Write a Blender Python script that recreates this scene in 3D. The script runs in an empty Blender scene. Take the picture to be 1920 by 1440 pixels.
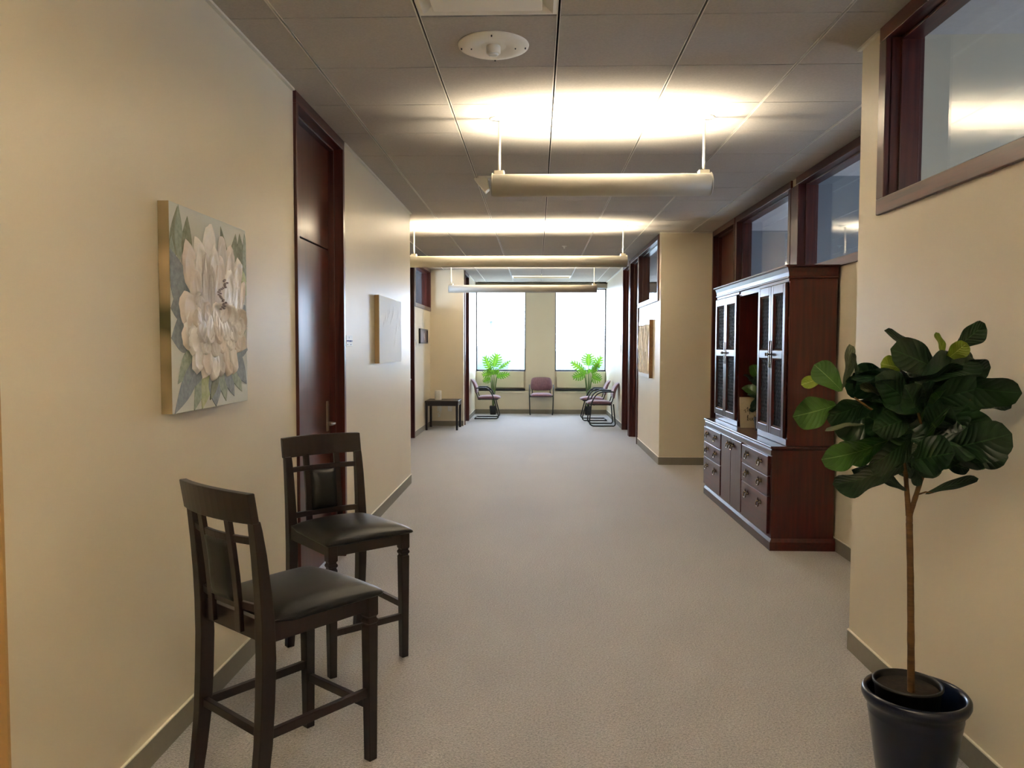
import bpy, bmesh, math, random
from mathutils import Vector, Matrix

# ------------------------------------------------------------------ camera, world, exposure
SC = bpy.context.scene
COL = SC.collection
CAM_H, FPX, YAW, PITCH, ROLL = 1.496, 1447.0, 0.0319, -0.0485, 0.0024
_A = Matrix.Rotation(YAW, 3, 'Z') @ Matrix.Rotation(PITCH, 3, 'X') @ Matrix(((math.cos(ROLL), 0, -math.sin(ROLL)), (0, 1, 0), (math.sin(ROLL), 0, math.cos(ROLL))))
_r, _f, _u = _A @ Vector((1, 0, 0)), _A @ Vector((0, 1, 0)), _A @ Vector((0, 0, 1))
cd = bpy.data.cameras.new('camera'); cam = bpy.data.objects.new('camera', cd); COL.objects.link(cam)
cd.sensor_fit = 'HORIZONTAL'; cd.sensor_width = 36.0; cd.lens = FPX / 1920.0 * 36.0
cd.clip_start = 0.05; cd.clip_end = 2000
mw = Matrix.Identity(4)
for i in range(3):
    mw[i][0] = _r[i]; mw[i][1] = _u[i]; mw[i][2] = -_f[i]
mw[2][3] = CAM_H
cam.matrix_world = mw
SC.camera = cam
vs = SC.view_settings
vs.view_transform = 'Standard'; vs.look = 'None'; vs.gamma = 1.0; vs.use_curve_mapping = False
vs.exposure = 0.27
SKY_STRENGTH = 21.0
PENDANT_POWER = 50.0        # watts per metre of tube, broad spill
CORE_POWER = 0.0          # watts per metre thrown straight up by the reflector
W = bpy.data.worlds.new('overcast_sky'); SC.world = W; W.use_nodes = True
bg = W.node_tree.nodes['Background']; bg.inputs[0].default_value = (0.61, 0.74, 1.0, 1); bg.inputs[1].default_value = SKY_STRENGTH
try:
    SC.cycles.max_bounces = 14; SC.cycles.diffuse_bounces = 8; SC.cycles.glossy_bounces = 5
    SC.cycles.transparent_max_bounces = 16; SC.cycles.sample_clamp_indirect = 60.0
    SC.cycles.use_denoising = True
except Exception:
    pass
CE = 2.929

def portal(name, center, axis, w, h):
    """daylight portal filling a window opening; axis = direction the light enters"""
    l = bpy.data.lights.new(name, 'AREA'); l.shape = 'RECTANGLE'; l.size = w; l.size_y = h
    l.cycles.is_portal = True
    o = bpy.data.objects.new(name, l); COL.objects.link(o)
    o.location = center
    o.rotation_euler = Vector(axis).to_track_quat('-Z', 'Z').to_euler()
    return o
portal('daylight_portal', (-0.81, 17.56, 1.875), (0, -1, 0), 1.12, 1.85)
portal('daylight_portal', (0.98, 17.56, 1.875), (0, -1, 0), 1.12, 1.85)
portal('daylight_portal', (3.6, 17.56, 1.875), (0, -1, 0), 3.0, 1.85)
portal('daylight_portal', (5.66, 1.5, 1.5), (-1, 0, 0), 1.5, .9)
portal('daylight_portal', (5.66, 5.2, 1.5), (-1, 0, 0), 1.5, .9)
portal('daylight_portal', (5.66, 8.2, 1.5), (-1, 0, 0), 1.5, .9)
portal('daylight_portal', (-5.06, 12.5, 1.9), (1, 0, 0), 2.2, 1.4)

# ------------------------------------------------------------------ helpers
def lin(c):
    return tuple(((v / 255) / 12.92 if v / 255 <= 0.04045 else ((v / 255 + 0.055) / 1.055) ** 2.4) for v in c) + (1.0,)

def new_mat(name):
    m = bpy.data.materials.new(name); m.use_nodes = True
    return m, m.node_tree, m.node_tree.nodes['Principled BSDF']

def mat(name, rgb, rough=0.5, metal=0.0, spec=0.5, coat=0.0, var=None, var_scale=(8, 8, 8), noise_scale=6.0, bump=0.0, bump_scale=200.0, trans=0.0, sheen=0.0, detail=4.0, coat_rough=0.15, coords='Object'):
    """principled material, colour varied by noise between rgb and var"""
    m, nt, b = new_mat(name)
    N, L = nt.nodes, nt.links
    b.inputs['Roughness'].default_value = rough; b.inputs['Metallic'].default_value = metal
    b.inputs['Specular IOR Level'].default_value = spec
    b.inputs['Coat Weight'].default_value = coat; b.inputs['Coat Roughness'].default_value = coat_rough
    b.inputs['Sheen Weight'].default_value = sheen
    tc = N.new('ShaderNodeTexCoord')
    if var is None: var = tuple(max(0, v * 0.975) for v in rgb)
    mp = N.new('ShaderNodeMapping'); mp.inputs['Scale'].default_value = var_scale
    L.new(tc.outputs[coords], mp.inputs['Vector'])
    nz = N.new('ShaderNodeTexNoise'); nz.inputs['Scale'].default_value = noise_scale; nz.inputs['Detail'].default_value = detail
    L.new(mp.outputs[0], nz.inputs['Vector'])
    cr = N.new('ShaderNodeValToRGB')
    cr.color_ramp.elements[0].position = 0.35; cr.color_ramp.elements[0].color = lin(var)
    cr.color_ramp.elements[1].position = 0.65; cr.color_ramp.elements[1].color = lin(rgb)
    L.new(nz.outputs['Fac'], cr.inputs[0]); L.new(cr.outputs[0], b.inputs['Base Color'])
    if bump:
        n2 = N.new('ShaderNodeTexNoise'); n2.inputs['Scale'].default_value = bump_scale; n2.inputs['Detail'].default_value = 3
        L.new(tc.outputs[coords], n2.inputs['Vector'])
        bp = N.new('ShaderNodeBump'); bp.inputs['Strength'].default_value = bump; bp.inputs['Distance'].default_value = 0.002
        L.new(n2.outputs['Fac'], bp.inputs['Height']); L.new(bp.outputs[0], b.inputs['Normal'])
    if trans:
        tr = N.new('ShaderNodeBsdfTranslucent'); L.new(cr.outputs[0], tr.inputs['Color'])
        mx = N.new('ShaderNodeMixShader'); mx.inputs[0].default_value = trans
        L.new(b.outputs[0], mx.inputs[1]); L.new(tr.outputs[0], mx.inputs[2])
        L.new(mx.outputs[0], N['Material Output'].inputs['Surface'])
    return m

def wood(name, rgb, dark, rough=0.3, coat=0.3, axis='z', spec=0.5, coat_rough=0.2):
    s = {'z': (14, 14, 0.9), 'y': (14, 0.9, 14), 'x': (0.9, 14, 14)}[axis]
    return mat(name, rgb, rough=rough, coat=coat, var=dark, var_scale=s, noise_scale=3.0, detail=8, spec=spec, coat_rough=coat_rough)

def glass(name='clear_glass'):
    m, nt, b = new_mat(name)
    N, L = nt.nodes, nt.links
    N.remove(b)
    tr = N.new('ShaderNodeBsdfTransparent'); tr.inputs[0].default_value = (0.96, 0.98, 0.97, 1)
    gl = N.new('ShaderNodeBsdfGlossy'); gl.inputs['Roughness'].default_value = 0.0
    fr = N.new('ShaderNodeFresnel'); ge = N.new('ShaderNodeNewGeometry'); mr = N.new('ShaderNodeMapRange')      # same reflectance on both faces of the pane
    mr.inputs['To Min'].default_value = 1.5; mr.inputs['To Max'].default_value = 1 / 1.5
    L.new(ge.outputs['Backfacing'], mr.inputs['Value']); L.new(mr.outputs[0], fr.inputs['IOR'])
    mx = N.new('ShaderNodeMixShader')
    L.new(fr.outputs[0], mx.inputs[0]); L.new(tr.outputs[0], mx.inputs[1]); L.new(gl.outputs[0], mx.inputs[2])
    L.new(mx.outputs[0], N['Material Output'].inputs['Surface'])
    return m

def leaf_mat(name, base, dark, vein, rough=0.32, trans=0.25, freq=9.0, vein_w=0.06):
    """leaf with a pale midrib and slanting side veins drawn in the leaf's own UVs"""
    m, nt, b = new_mat(name)
    N, L = nt.nodes, nt.links
    uv = N.new('ShaderNodeUVMap'); sp = N.new('ShaderNodeSeparateXYZ'); L.new(uv.outputs[0], sp.inputs[0])
    def math_(op, a, bb=None):
        n = N.new('ShaderNodeMath'); n.operation = op
        for i, v in enumerate((a, bb)):
            if v is None: continue
            if isinstance(v, (int, float)): n.inputs[i].default_value = v
            else: L.new(v, n.inputs[i])
        return n.outputs[0]
    au = math_('ABSOLUTE', math_('SUBTRACT', sp.outputs[0], 0.5))
    mid = math_('LESS_THAN', au, 0.018)
    sv = math_('ABSOLUTE', math_('SINE', math_('MULTIPLY', math_('SUBTRACT', sp.outputs[1], math_('MULTIPLY', au, 0.55)), freq * math.pi)))
    side = math_('LESS_THAN', sv, vein_w)
    v = math_('MAXIMUM', mid, math_('MULTIPLY', side, 0.5))
    tc = N.new('ShaderNodeTexCoord'); nz = N.new('ShaderNodeTexNoise'); nz.inputs['Scale'].default_value = 9
    L.new(tc.outputs['Object'], nz.inputs['Vector'])
    cr = N.new('ShaderNodeValToRGB'); cr.color_ramp.elements[0].position = .4; cr.color_ramp.elements[1].position = .6
    cr.color_ramp.elements[0].color = lin(dark); cr.color_ramp.elements[1].color = lin(base)
    L.new(nz.outputs['Fac'], cr.inputs[0])
    mx = N.new('ShaderNodeMixRGB'); L.new(v, mx.inputs[0]); L.new(cr.outputs[0], mx.inputs[1]); mx.inputs[2].default_value = lin(vein)
    L.new(mx.outputs[0], b.inputs['Base Color']); b.inputs['Roughness'].default_value = rough
    bp = N.new('ShaderNodeBump'); bp.inputs['Strength'].default_value = 0.35; bp.inputs['Distance'].default_value = 0.004
    L.new(sv, bp.inputs['Height']); L.new(bp.outputs[0], b.inputs['Normal'])
    tr = N.new('ShaderNodeBsdfTranslucent'); L.new(mx.outputs[0], tr.inputs['Color'])
    ms = N.new('ShaderNodeMixShader'); ms.inputs[0].default_value = trans
    L.new(b.outputs[0], ms.inputs[1]); L.new(tr.outputs[0], ms.inputs[2]); L.new(ms.outputs[0], N['Material Output'].inputs['Surface'])
    return m

def emit(name, rgb, strength):
    m, nt, b = new_mat(name)
    b.inputs['Emission Color'].default_value = lin(rgb); b.inputs['Emission Strength'].default_value = strength
    b.inputs['Base Color'].default_value = lin(rgb)
    return m

def carpet():
    m, nt, b = new_mat('grey_loop_carpet')
    N, L = nt.nodes, nt.links
    b.inputs['Roughness'].default_value = 0.6; b.inputs['Specular IOR Level'].default_value = 0.45
    b.inputs['Sheen Weight'].default_value = 0.6; b.inputs['Sheen Roughness'].default_value = 0.35
    tc = N.new('ShaderNodeTexCoord')
    vo = N.new('ShaderNodeTexVoronoi'); vo.inputs['Scale'].default_value = 190; L.new(tc.outputs['Object'], vo.inputs['Vector'])
    n1 = N.new('ShaderNodeTexNoise'); n1.inputs['Scale'].default_value = 110; n1.inputs['Detail'].default_value = 4; L.new(tc.outputs['Object'], n1.inputs['Vector'])
    n2 = N.new('ShaderNodeTexNoise'); n2.inputs['Scale'].default_value = 1.2; n2.inputs['Detail'].default_value = 3; L.new(tc.outputs['Object'], n2.inputs['Vector'])
    cr = N.new('ShaderNodeValToRGB'); e = cr.color_ramp.elements
    e[0].position = .3; e[0].color = lin((140, 137, 136)); e[1].position = .7; e[1].color = lin((196, 192, 190))
    L.new(n1.outputs['Fac'], cr.inputs[0])
    c2 = N.new('ShaderNodeValToRGB'); e = c2.color_ramp.elements
    e[0].position = .3; e[0].color = (.9, .9, .9, 1); e[1].position = .7; e[1].color = (1, 1, 1, 1)
    L.new(n2.outputs['Fac'], c2.inputs[0])
    mx = N.new('ShaderNodeMixRGB'); mx.blend_type = 'MULTIPLY'; mx.inputs[0].default_value = 1
    L.new(cr.outputs[0], mx.inputs[1]); L.new(c2.outputs[0], mx.inputs[2]); L.new(mx.outputs[0], b.inputs['Base Color'])
    bp = N.new('ShaderNodeBump'); bp.inputs['Strength'].default_value = .8; bp.inputs['Distance'].default_value = .004
    L.new(vo.outputs['Distance'], bp.inputs['Height']); L.new(bp.outputs[0], b.inputs['Normal'])
    return m

M = {}
M['wall'] = mat('beige_satin_paint', (222, 212, 189), rough=.40, spec=.45, var=(219, 209, 186), noise_scale=1.2, var_scale=(1, 1, 1), bump=.05, bump_scale=350)
M['ochre'] = mat('shaded_entry_ochre', (186, 148, 92), rough=.5, noise_scale=1.2, var_scale=(1, 1, 1))  # darker ochre tone puts the shade of the entry end face into its colour
M['office_wall'] = mat('office_grey_paint', (140, 146, 152), rough=.6, noise_scale=1, var_scale=(1, 1, 1))
M['carpet'] = carpet()
M['tile'] = mat('ceiling_tile_face', (184, 177, 167), rough=.95, spec=.1, var=(177, 170, 160), noise_scale=90, var_scale=(1, 1, 1), bump=.25, bump_scale=260)
M['office_tile'] = mat('office_ceiling_white', (226, 220, 218), rough=.9, spec=.1)
M['plenum'] = mat('dark_ceiling_void', (24, 22, 19), rough=1)
M['tbar'] = mat('white_painted_tbar', (226, 220, 206), rough=.45)
M['white'] = mat('white_enamel', (232, 226, 212), rough=.4, var=(232, 226, 212))
M['lamp_paint'] = mat('stone_lamp_enamel', (194, 189, 176), rough=.45, var=(194, 189, 176))
M['base'] = mat('grey_green_vinyl_base', (136, 131, 118), rough=.5)
M['basecap'] = mat('pale_base_edge', (244, 238, 220), rough=.35)
M['mahog'] = wood('mahogany_trim', (92, 40, 32), (66, 26, 22), rough=.34, coat=.25)
M['mahog_y'] = wood('mahogany_trim_rail', (92, 40, 32), (66, 26, 22), rough=.34, coat=.25, axis='y')
M['door'] = wood('mahogany_door_veneer', (88, 38, 26), (72, 28, 20), rough=.3, coat=.35)
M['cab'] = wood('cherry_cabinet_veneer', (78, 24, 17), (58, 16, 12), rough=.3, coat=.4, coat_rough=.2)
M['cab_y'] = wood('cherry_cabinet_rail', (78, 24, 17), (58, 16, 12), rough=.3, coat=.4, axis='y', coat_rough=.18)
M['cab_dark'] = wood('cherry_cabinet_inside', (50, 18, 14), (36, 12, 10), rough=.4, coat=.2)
M['espresso'] = wood('espresso_stool_wood', (30, 13, 11), (18, 8, 7), rough=.36, coat=.2)
M['leather'] = mat('black_bonded_leather', (20, 20, 19), rough=.36, spec=.5, var=(16, 16, 15), bump=.25, bump_scale=420)
M['brass'] = mat('antique_brass', (128, 112, 88), rough=.2, metal=1)
M['steel'] = mat('satin_nickel', (190, 184, 170), rough=.28, metal=1)
M['black_metal'] = mat('black_powder_coat', (18, 18, 20), rough=.38)
M['mauve'] = mat('mauve_upholstery', (140, 104, 114), rough=.9, spec=.2, var=(126, 92, 102), noise_scale=30, var_scale=(1, 1, 1), sheen=.4, bump=.3, bump_scale=300)
M['blue_pot'] = mat('glazed_navy_plastic', (8, 19, 42), rough=.28, coat=.25, var=(7, 17, 39))
M['black_pot'] = mat('black_nursery_plastic', (16, 18, 18), rough=.5)
M['soil'] = mat('dark_potting_soil', (44, 34, 24), rough=1, var=(26, 20, 14), noise_scale=60, var_scale=(1, 1, 1), bump=1.0, bump_scale=90)
M['bark'] = mat('ficus_bark', (104, 74, 36), rough=.85, var=(78, 54, 26), var_scale=(1, 1, 6), noise_scale=12, bump=.6, bump_scale=60)
M['ficus'] = leaf_mat('ficus_leaf', (28, 54, 26), (18, 40, 21), (48, 76, 42), rough=.34, trans=.12)
M['ficus_young'] = leaf_mat('young_ficus_leaf', (128, 146, 40), (106, 128, 32), (164, 176, 84), rough=.4, trans=.3)
M['ficus_pale'] = leaf_mat('pale_sheen_leaf', (112, 118, 88), (92, 100, 74), (144, 148, 116), rough=.4, trans=.12)  # sheen of reflective leaves put into a paler colour
M['ficus_mid'] = leaf_mat('mid_green_leaf', (66, 104, 38), (52, 88, 32), (108, 138, 74), rough=.36, trans=.2)
M['monstera'] = leaf_mat('monstera_leaf', (112, 158, 36), (84, 136, 36), (136, 174, 66), rough=.35, trans=.38, freq=6)
M['stem'] = mat('green_leaf_stem', (92, 116, 62), rough=.6)
M['canvas_white'] = mat('white_gesso_canvas', (228, 228, 224), rough=.5, noise_scale=6, var=(224, 225, 222), bump=.2, bump_scale=120)
M['canvas_edge'] = mat('raw_canvas_edge', (176, 150, 112), rough=.8)
M['relief_white'] = mat('white_relief_paint', (246, 242, 238), rough=.34)
M['oak'] = mat('brown_wood_side', (128, 92, 56), rough=.6, var=(104, 74, 44))
M['glass'] = glass()
M['plate'] = mat('white_plastic_plate', (228, 228, 224), rough=.4)
M['blue_ink'] = mat('blue_print', (52, 74, 140), rough=.6)
M['dark_trim'] = mat('dark_window_metal', (52, 54, 66), rough=.4)

def mk(bm, name, mats, parent=None, smooth=False, bevel=0.0, seg=2, autosmooth=True):
    me = bpy.data.meshes.new(name)
    bmesh.ops.recalc_face_normals(bm, faces=bm.faces)
    bm.to_mesh(me); bm.free()
    for m in (mats if isinstance(mats, (list, tuple)) else [mats]): me.materials.append(m)
    o = bpy.data.objects.new(name, me); COL.objects.link(o)
    if smooth:
        for p in me.polygons: p.use_smooth = True
    if bevel:
        md = o.modifiers.new('bevel', 'BEVEL'); md.width = bevel; md.segments = seg; md.limit_method = 'ANGLE'; md.angle_limit = math.radians(40)
    if parent: o.parent = parent
    return o

def BM(): return bmesh.new()

def box(bm, x0, x1, y0, y1, z0, z1, mi=0):
    v = [bm.verts.new(p) for p in ((x0, y0, z0), (x1, y0, z0), (x1, y1, z0), (x0, y1, z0), (x0, y0, z1), (x1, y0, z1), (x1, y1, z1), (x0, y1, z1))]
    for q in ((0, 3, 2, 1), (4, 5, 6, 7), (0, 1, 5, 4), (1, 2, 6, 5), (2, 3, 7, 6), (3, 0, 4, 7)):
        f = bm.faces.new([v[i] for i in q]); f.material_index = mi
    return v

def hexa(bm, a, b, mi=0):
    """box between two quads a (4 points) and b (4 points)"""
    v = [bm.verts.new(p) for p in list(a) + list(b)]
    for q in ((0, 3, 2, 1), (4, 5, 6, 7), (0, 1, 5, 4), (1, 2, 6, 5), (2, 3, 7, 6), (3, 0, 4, 7)):
        f = bm.faces.new([v[i] for i in q]); f.material_index = mi

def sweep_rect(bm, pts, w, d, mi=0):
    """rectangular bar through points (mostly vertical): w along x, d along y per point"""
    rings = []
    for i, p in enumerate(pts):
        ww = w[i] if isinstance(w, (list, tuple)) else w
        dd = d[i] if isinstance(d, (list, tuple)) else d
        rings.append([bm.verts.new((p[0] + sx * ww / 2, p[1] + sy * dd / 2, p[2])) for sx, sy in ((-1, -1), (1, -1), (1, 1), (-1, 1))])
    for a, b in zip(rings, rings[1:]):
        for i in range(4):
            f = bm.faces.new((a[i], a[(i + 1) % 4], b[(i + 1) % 4], b[i])); f.material_index = mi
    bm.faces.new(rings[0][::-1]).material_index = mi; bm.faces.new(rings[-1]).material_index = mi

def tube(bm, pts, r, n=10, mi=0, caps=True, sx=1.0):
    pts = [Vector(p) for p in pts]
    rings = []; ref = None
    for i, p in enumerate(pts):
        t = (pts[min(i + 1, len(pts) - 1)] - pts[max(i - 1, 0)]).normalized()
        if ref is None:
            ref = t.cross(Vector((0, 0, 1)))
            if ref.length < 1e-3: ref = t.cross(Vector((1, 0, 0)))
        a = (ref - t * ref.dot(t)).normalized(); b = t.cross(a); ref = a
        rr = r[i] if isinstance(r, (list, tuple)) else r
        rings.append([bm.verts.new(p + (a * math.cos(k * 2 * math.pi / n) * sx + b * math.sin(k * 2 * math.pi / n)) * rr) for k in range(n)])
    for A, B in zip(rings, rings[1:]):
        for k in range(n):
            f = bm.faces.new((A[k], A[(k + 1) % n], B[(k + 1) % n], B[k])); f.material_index = mi; f.smooth = True
    if caps:
        bm.faces.new(rings[0][::-1]).material_index = mi; bm.faces.new(rings[-1]).material_index = mi

def lathe(bm, prof, c=(0, 0, 0), n=32, mi=0, axis='z', closed=False):
    rings = []
    for r, h in prof:
        ring = []
        for k in range(n):
            a = 2 * math.pi * k / n
            if axis == 'z': p = (c[0] + r * math.cos(a), c[1] + r * math.sin(a), c[2] + h)
            elif axis == 'x': p = (c[0] + h, c[1] + r * math.cos(a), c[2] + r * math.sin(a))
            else: p = (c[0] + r * math.cos(a), c[1] + h, c[2] + r * math.sin(a))
            ring.append(bm.verts.new(p))
        rings.append(ring)
    for A, B in zip(rings, rings[1:]):
        for k in range(n):
            f = bm.faces.new((A[k], A[(k + 1) % n], B[(k + 1) % n], B[k])); f.material_index = mi; f.smooth = True
    if not closed:
        for R_ in (rings[0], rings[-1]):
            f = bm.faces.new(R_); f.material_index = mi

def arc(pts, corner_r=0.05, n=5):
    """round the inner corners of a polyline"""
    P = [Vector(p) for p in pts]; out = [P[0]]
    for i in range(1, len(P) - 1):
        a, b, c = P[i - 1], P[i], P[i + 1]
        u, v = (a - b), (c - b)
        r = min(corner_r, u.length * .45, v.length * .45)
        s, e = b + u.normalized() * r, b + v.normalized() * r
        for k in range(n + 1):
            t = k / n
            out.append(s * (1 - t) ** 2 + b * 2 * t * (1 - t) + e * t * t)
    out.append(P[-1]); return out

def tag(o, label, cat, group=None):
    o['label'] = label; o['category'] = cat
    if group: o['group'] = group
    return o

def thing(name, label, cat, loc=(0, 0, 0), rz=0, group=None):
    o = bpy.data.objects.new(name, None); COL.objects.link(o); o.empty_display_size = .1
    o.location = loc; o.rotation_euler = (0, 0, rz)
    return tag(o, label, cat, group)

def struct(o):
    o['kind'] = 'structure'; return o

def sempty(name, loc=(0, 0, 0)):
    o = bpy.data.objects.new(name, None); COL.objects.link(o); o.location = loc; o.empty_display_size = .1
    return struct(o)

def copy_thing(o, loc, rz, label):
    c = o.copy(); COL.objects.link(c); c.location = loc; c.rotation_euler = (0, 0, rz); c['label'] = label
    for ch in list(o.children):
        d = ch.copy(); COL.objects.link(d); d.parent = c
        for g in list(ch.children):
            e = g.copy(); COL.objects.link(e); e.parent = d
    return c
FIG_LEAVES = [
    ((1.381, 2.62, 1.483), (1.473, 2.596, 1.57), 0.072, 10, 0),
    ((1.364, 2.62, 1.454), (1.339, 2.636, 1.543), 0.038, 30, 1),
    ((1.364, 2.62, 1.454), (1.407, 2.58, 1.508), 0.057, -10, 1),
    ((1.374, 2.66, 1.411), (1.178, 2.62, 1.553), 0.072, 55, 0),
    ((1.355, 2.62, 1.417), (1.178, 2.58, 1.489), 0.115, 15, 0),
    ((1.236, 2.644, 1.425), (1.171, 2.66, 1.441), 0.062, 5, 1),
    ((1.186, 2.644, 1.401), (1.079, 2.636, 1.42), 0.062, -10, 0),
    ((1.032, 2.62, 1.354), (1.038, 2.588, 1.498), 0.057, 35, 2),
    ((1.063, 2.604, 1.337), (1.046, 2.58, 1.471), 0.053, 50, 0),
    ((1.027, 2.62, 1.35), (0.942, 2.636, 1.434), 0.081, 0, 3),
    ((0.976, 2.636, 1.396), (0.898, 2.636, 1.371), 0.041, 10, 1),
    ((1.006, 2.604, 1.303), (0.854, 2.556, 1.269), 0.105, -8, 3),
    ((1.131, 2.62, 1.317), (0.977, 2.604, 1.261), 0.096, -25, 0),
    ((1.118, 2.62, 1.244), (0.97, 2.596, 1.225), 0.029, 70, 2),
    ((1.137, 2.604, 1.163), (0.952, 2.556, 1.126), 0.091, -15, 3),
    ((1.153, 2.644, 1.205), (1.049, 2.66, 1.193), 0.057, 20, 3),
    ((1.211, 2.62, 1.09), (1.072, 2.62, 1.079), 0.053, -40, 0),
    ((1.24, 2.604, 1.012), (1.131, 2.596, 1.09), 0.041, -35, 0),
    ((1.319, 2.62, 1.389), (1.046, 2.556, 1.404), 0.076, 60, 0),
    ((1.265, 2.58, 1.288), (1.112, 2.54, 1.396), 0.1, 10, 0),
    ((1.35, 2.636, 1.398), (1.515, 2.618, 1.427), 0.091, 20, 0),
    ((1.326, 2.588, 1.381), (1.493, 2.444, 1.351), 0.11, 35, 0),
    ((1.32, 2.62, 1.342), (1.49, 2.524, 1.344), 0.091, -10, 0),
    ((1.315, 2.58, 1.302), (1.444, 2.5, 1.223), 0.096, 15, 0),
    ((1.483, 2.62, 1.323), (1.509, 2.51, 1.308), 0.057, -20, 0),
    ((1.4, 2.604, 1.155), (1.513, 2.524, 1.144), 0.091, -12, 0),
    ((1.359, 2.62, 1.114), (1.426, 2.58, 1.095), 0.057, -20, 0),
    ((1.301, 2.604, 1.01), (1.448, 2.572, 1.067), 0.036, -45, 0),
    ((1.276, 2.62, 1.09), (1.271, 2.596, 1.037), 0.033, 40, 0),
    ((1.252, 2.58, 1.269), (1.09, 2.5, 1.235), 0.091, 10, 0),
    ((1.25, 2.572, 1.205), (1.127, 2.508, 1.139), 0.096, -10, 0),
    ((1.278, 2.58, 1.167), (1.249, 2.508, 1.085), 0.096, 0, 0),
    ((1.304, 2.588, 1.185), (1.35, 2.508, 1.127), 0.096, 10, 0),
    ((1.276, 2.58, 1.223), (1.318, 2.508, 1.303), 0.091, -15, 0),
    ((1.271, 2.58, 1.241), (1.18, 2.492, 1.367), 0.091, 10, 0),
    ((1.296, 2.596, 1.287), (1.241, 2.508, 1.375), 0.076, 20, 0),
    ((1.279, 2.652, 1.196), (1.164, 2.7, 1.15), 0.086, 15, 0),
    ((1.294, 2.668, 1.29), (1.225, 2.748, 1.313), 0.091, 10, 0),
    ((1.336, 2.66, 1.339), (1.289, 2.764, 1.392), 0.086, -10, 0),
    ((1.364, 2.66, 1.171), (1.499, 2.668, 1.195), 0.091, -10, 0),
    ((1.377, 2.644, 1.245), (1.478, 2.668, 1.291), 0.081, 10, 0),
    ((1.276, 2.66, 1.108), (1.171, 2.7, 1.086), 0.057, -20, 1),
    ((1.266, 2.62, 1.123), (1.165, 2.58, 1.096), 0.072, -25, 0),
    ((1.381, 2.66, 1.401), (1.481, 2.676, 1.468), 0.091, 15, 0),
    ((1.193, 2.588, 1.212), (1.079, 2.54, 1.272), 0.096, 0, 0),
    ((1.331, 2.652, 1.359), (1.382, 2.7, 1.415), 0.062, 10, 3),
    ((1.166, 2.596, 1.342), (1.072, 2.572, 1.362), 0.062, 60, 2),
    ((1.301, 2.636, 1.131), (1.27, 2.684, 1.051), 0.072, 0, 0),
    ((1.339, 2.604, 1.202), (1.366, 2.572, 1.122), 0.081, 30, 0),
]

# ------------------------------------------------------------------ room shell
XL, XR, XREC, XALC = -1.372, 1.555, 2.20, -2.0
TH = .15
H = CE + .03
def wall(name, boxes, m='wall'):
    bm = BM()
    for b in boxes: box(bm, *b)
    return struct(mk(bm, name, M[m]))

bm = BM(); box(bm, -5.2, 5.75, -5.2, 17.75, -.12, 0); struct(mk(bm, 'floor', M['carpet']))
DOOR1 = (4.400, 5.400)
wall('wall_left', [(XL - TH, XL, 1.93, 4.36, 0, H), (XL - TH, XL, 5.44, 8.20, 0, H), (XALC - TH, XL, 8.20, 8.35, 0, H)])
wall('wall_left_entry', [(-4.1, XL - TH, 1.92, 2.07, 0, H), (XL - TH, XL - .0005, 1.92, 1.93, 0, H), (-4.25, -4.1, -5, 2.07, 0, H)], 'ochre')
BACK = [(-4.25, 1.70, -5.15, -5, 0, H)]
wall('wall_back', BACK)
wall('wall_left_alcove', [(XALC - TH, XALC, 8.35, 11.45, 0, H), (XALC - TH, XALC, 12.50, 14.60, 0, 2.16), (XALC - TH, XALC, 12.50, 12.62, 2.16, H), (XALC - TH, XALC, 14.40, 14.60, 2.16, H)])
wall('wall_left_alcove_end', [(XALC, XL, 14.45, 14.60, 0, H)])
wall('wall_left_far', [(XL - TH, XL, 15.46, 17.40, 0, H), (XL - TH, XL, 14.60, 14.635, 0, H)])
wall('wall_right_near', [(XR, XR + TH, -5, 3.82, 0, 2.165), (XR, XR + TH, 3.54, 3.82, 2.165, H), (XR, XR + TH, -5, .80, 2.165, H), (XR + TH, XREC + TH, 3.67, 3.82, 0, H)])
wall('wall_right_recess', [(XREC, XREC + TH, 3.82, 8.715, 0, 2.15), (XREC, XREC + TH, 8.62, 8.715, 2.15, H), (XREC, XREC + TH, 3.82, 3.95, 2.15, H), (XREC, XREC + TH, 6.62, 6.84, 2.15, H), (XREC, XREC + TH, 9.74, 9.80, 0, H)])
wall('wall_right_return', [(XR, XREC + TH, 9.80, 9.95, 0, H)])
wall('wall_right_far', [(XR, XR + TH, 9.95, 11.90, 0, 2.15), (XR, XR + TH, 11.815, 11.90, 2.15, H), (XR, XR + TH, 9.95, 9.99, 2.15, H), (XR, XR + TH, 12.88, 12.99, 0, H), (XR, XR + TH, 13.97, 17.40, 0, H)])
# window wall: pier between the two windows, spandrels, head
wall('wall_far', [(-2.2, -.25, 17.42, 17.62, 0, .95), (.41, 5.75, 17.42, 17.62, 0, .95), (-.25, .41, 17.36, 17.62, 0, H), (-2.2, -.25, 17.42, 17.62, 2.80, H), (.41, 5.75, 17.42, 17.62, 2.80, H), (-2.2, XL, 17.42, 17.62, .95, 2.8), (XR, 2.1, 17.42, 17.62, .95, 2.8), (5.1, 5.75, 17.42, 17.62, .95, 2.8)])
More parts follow.
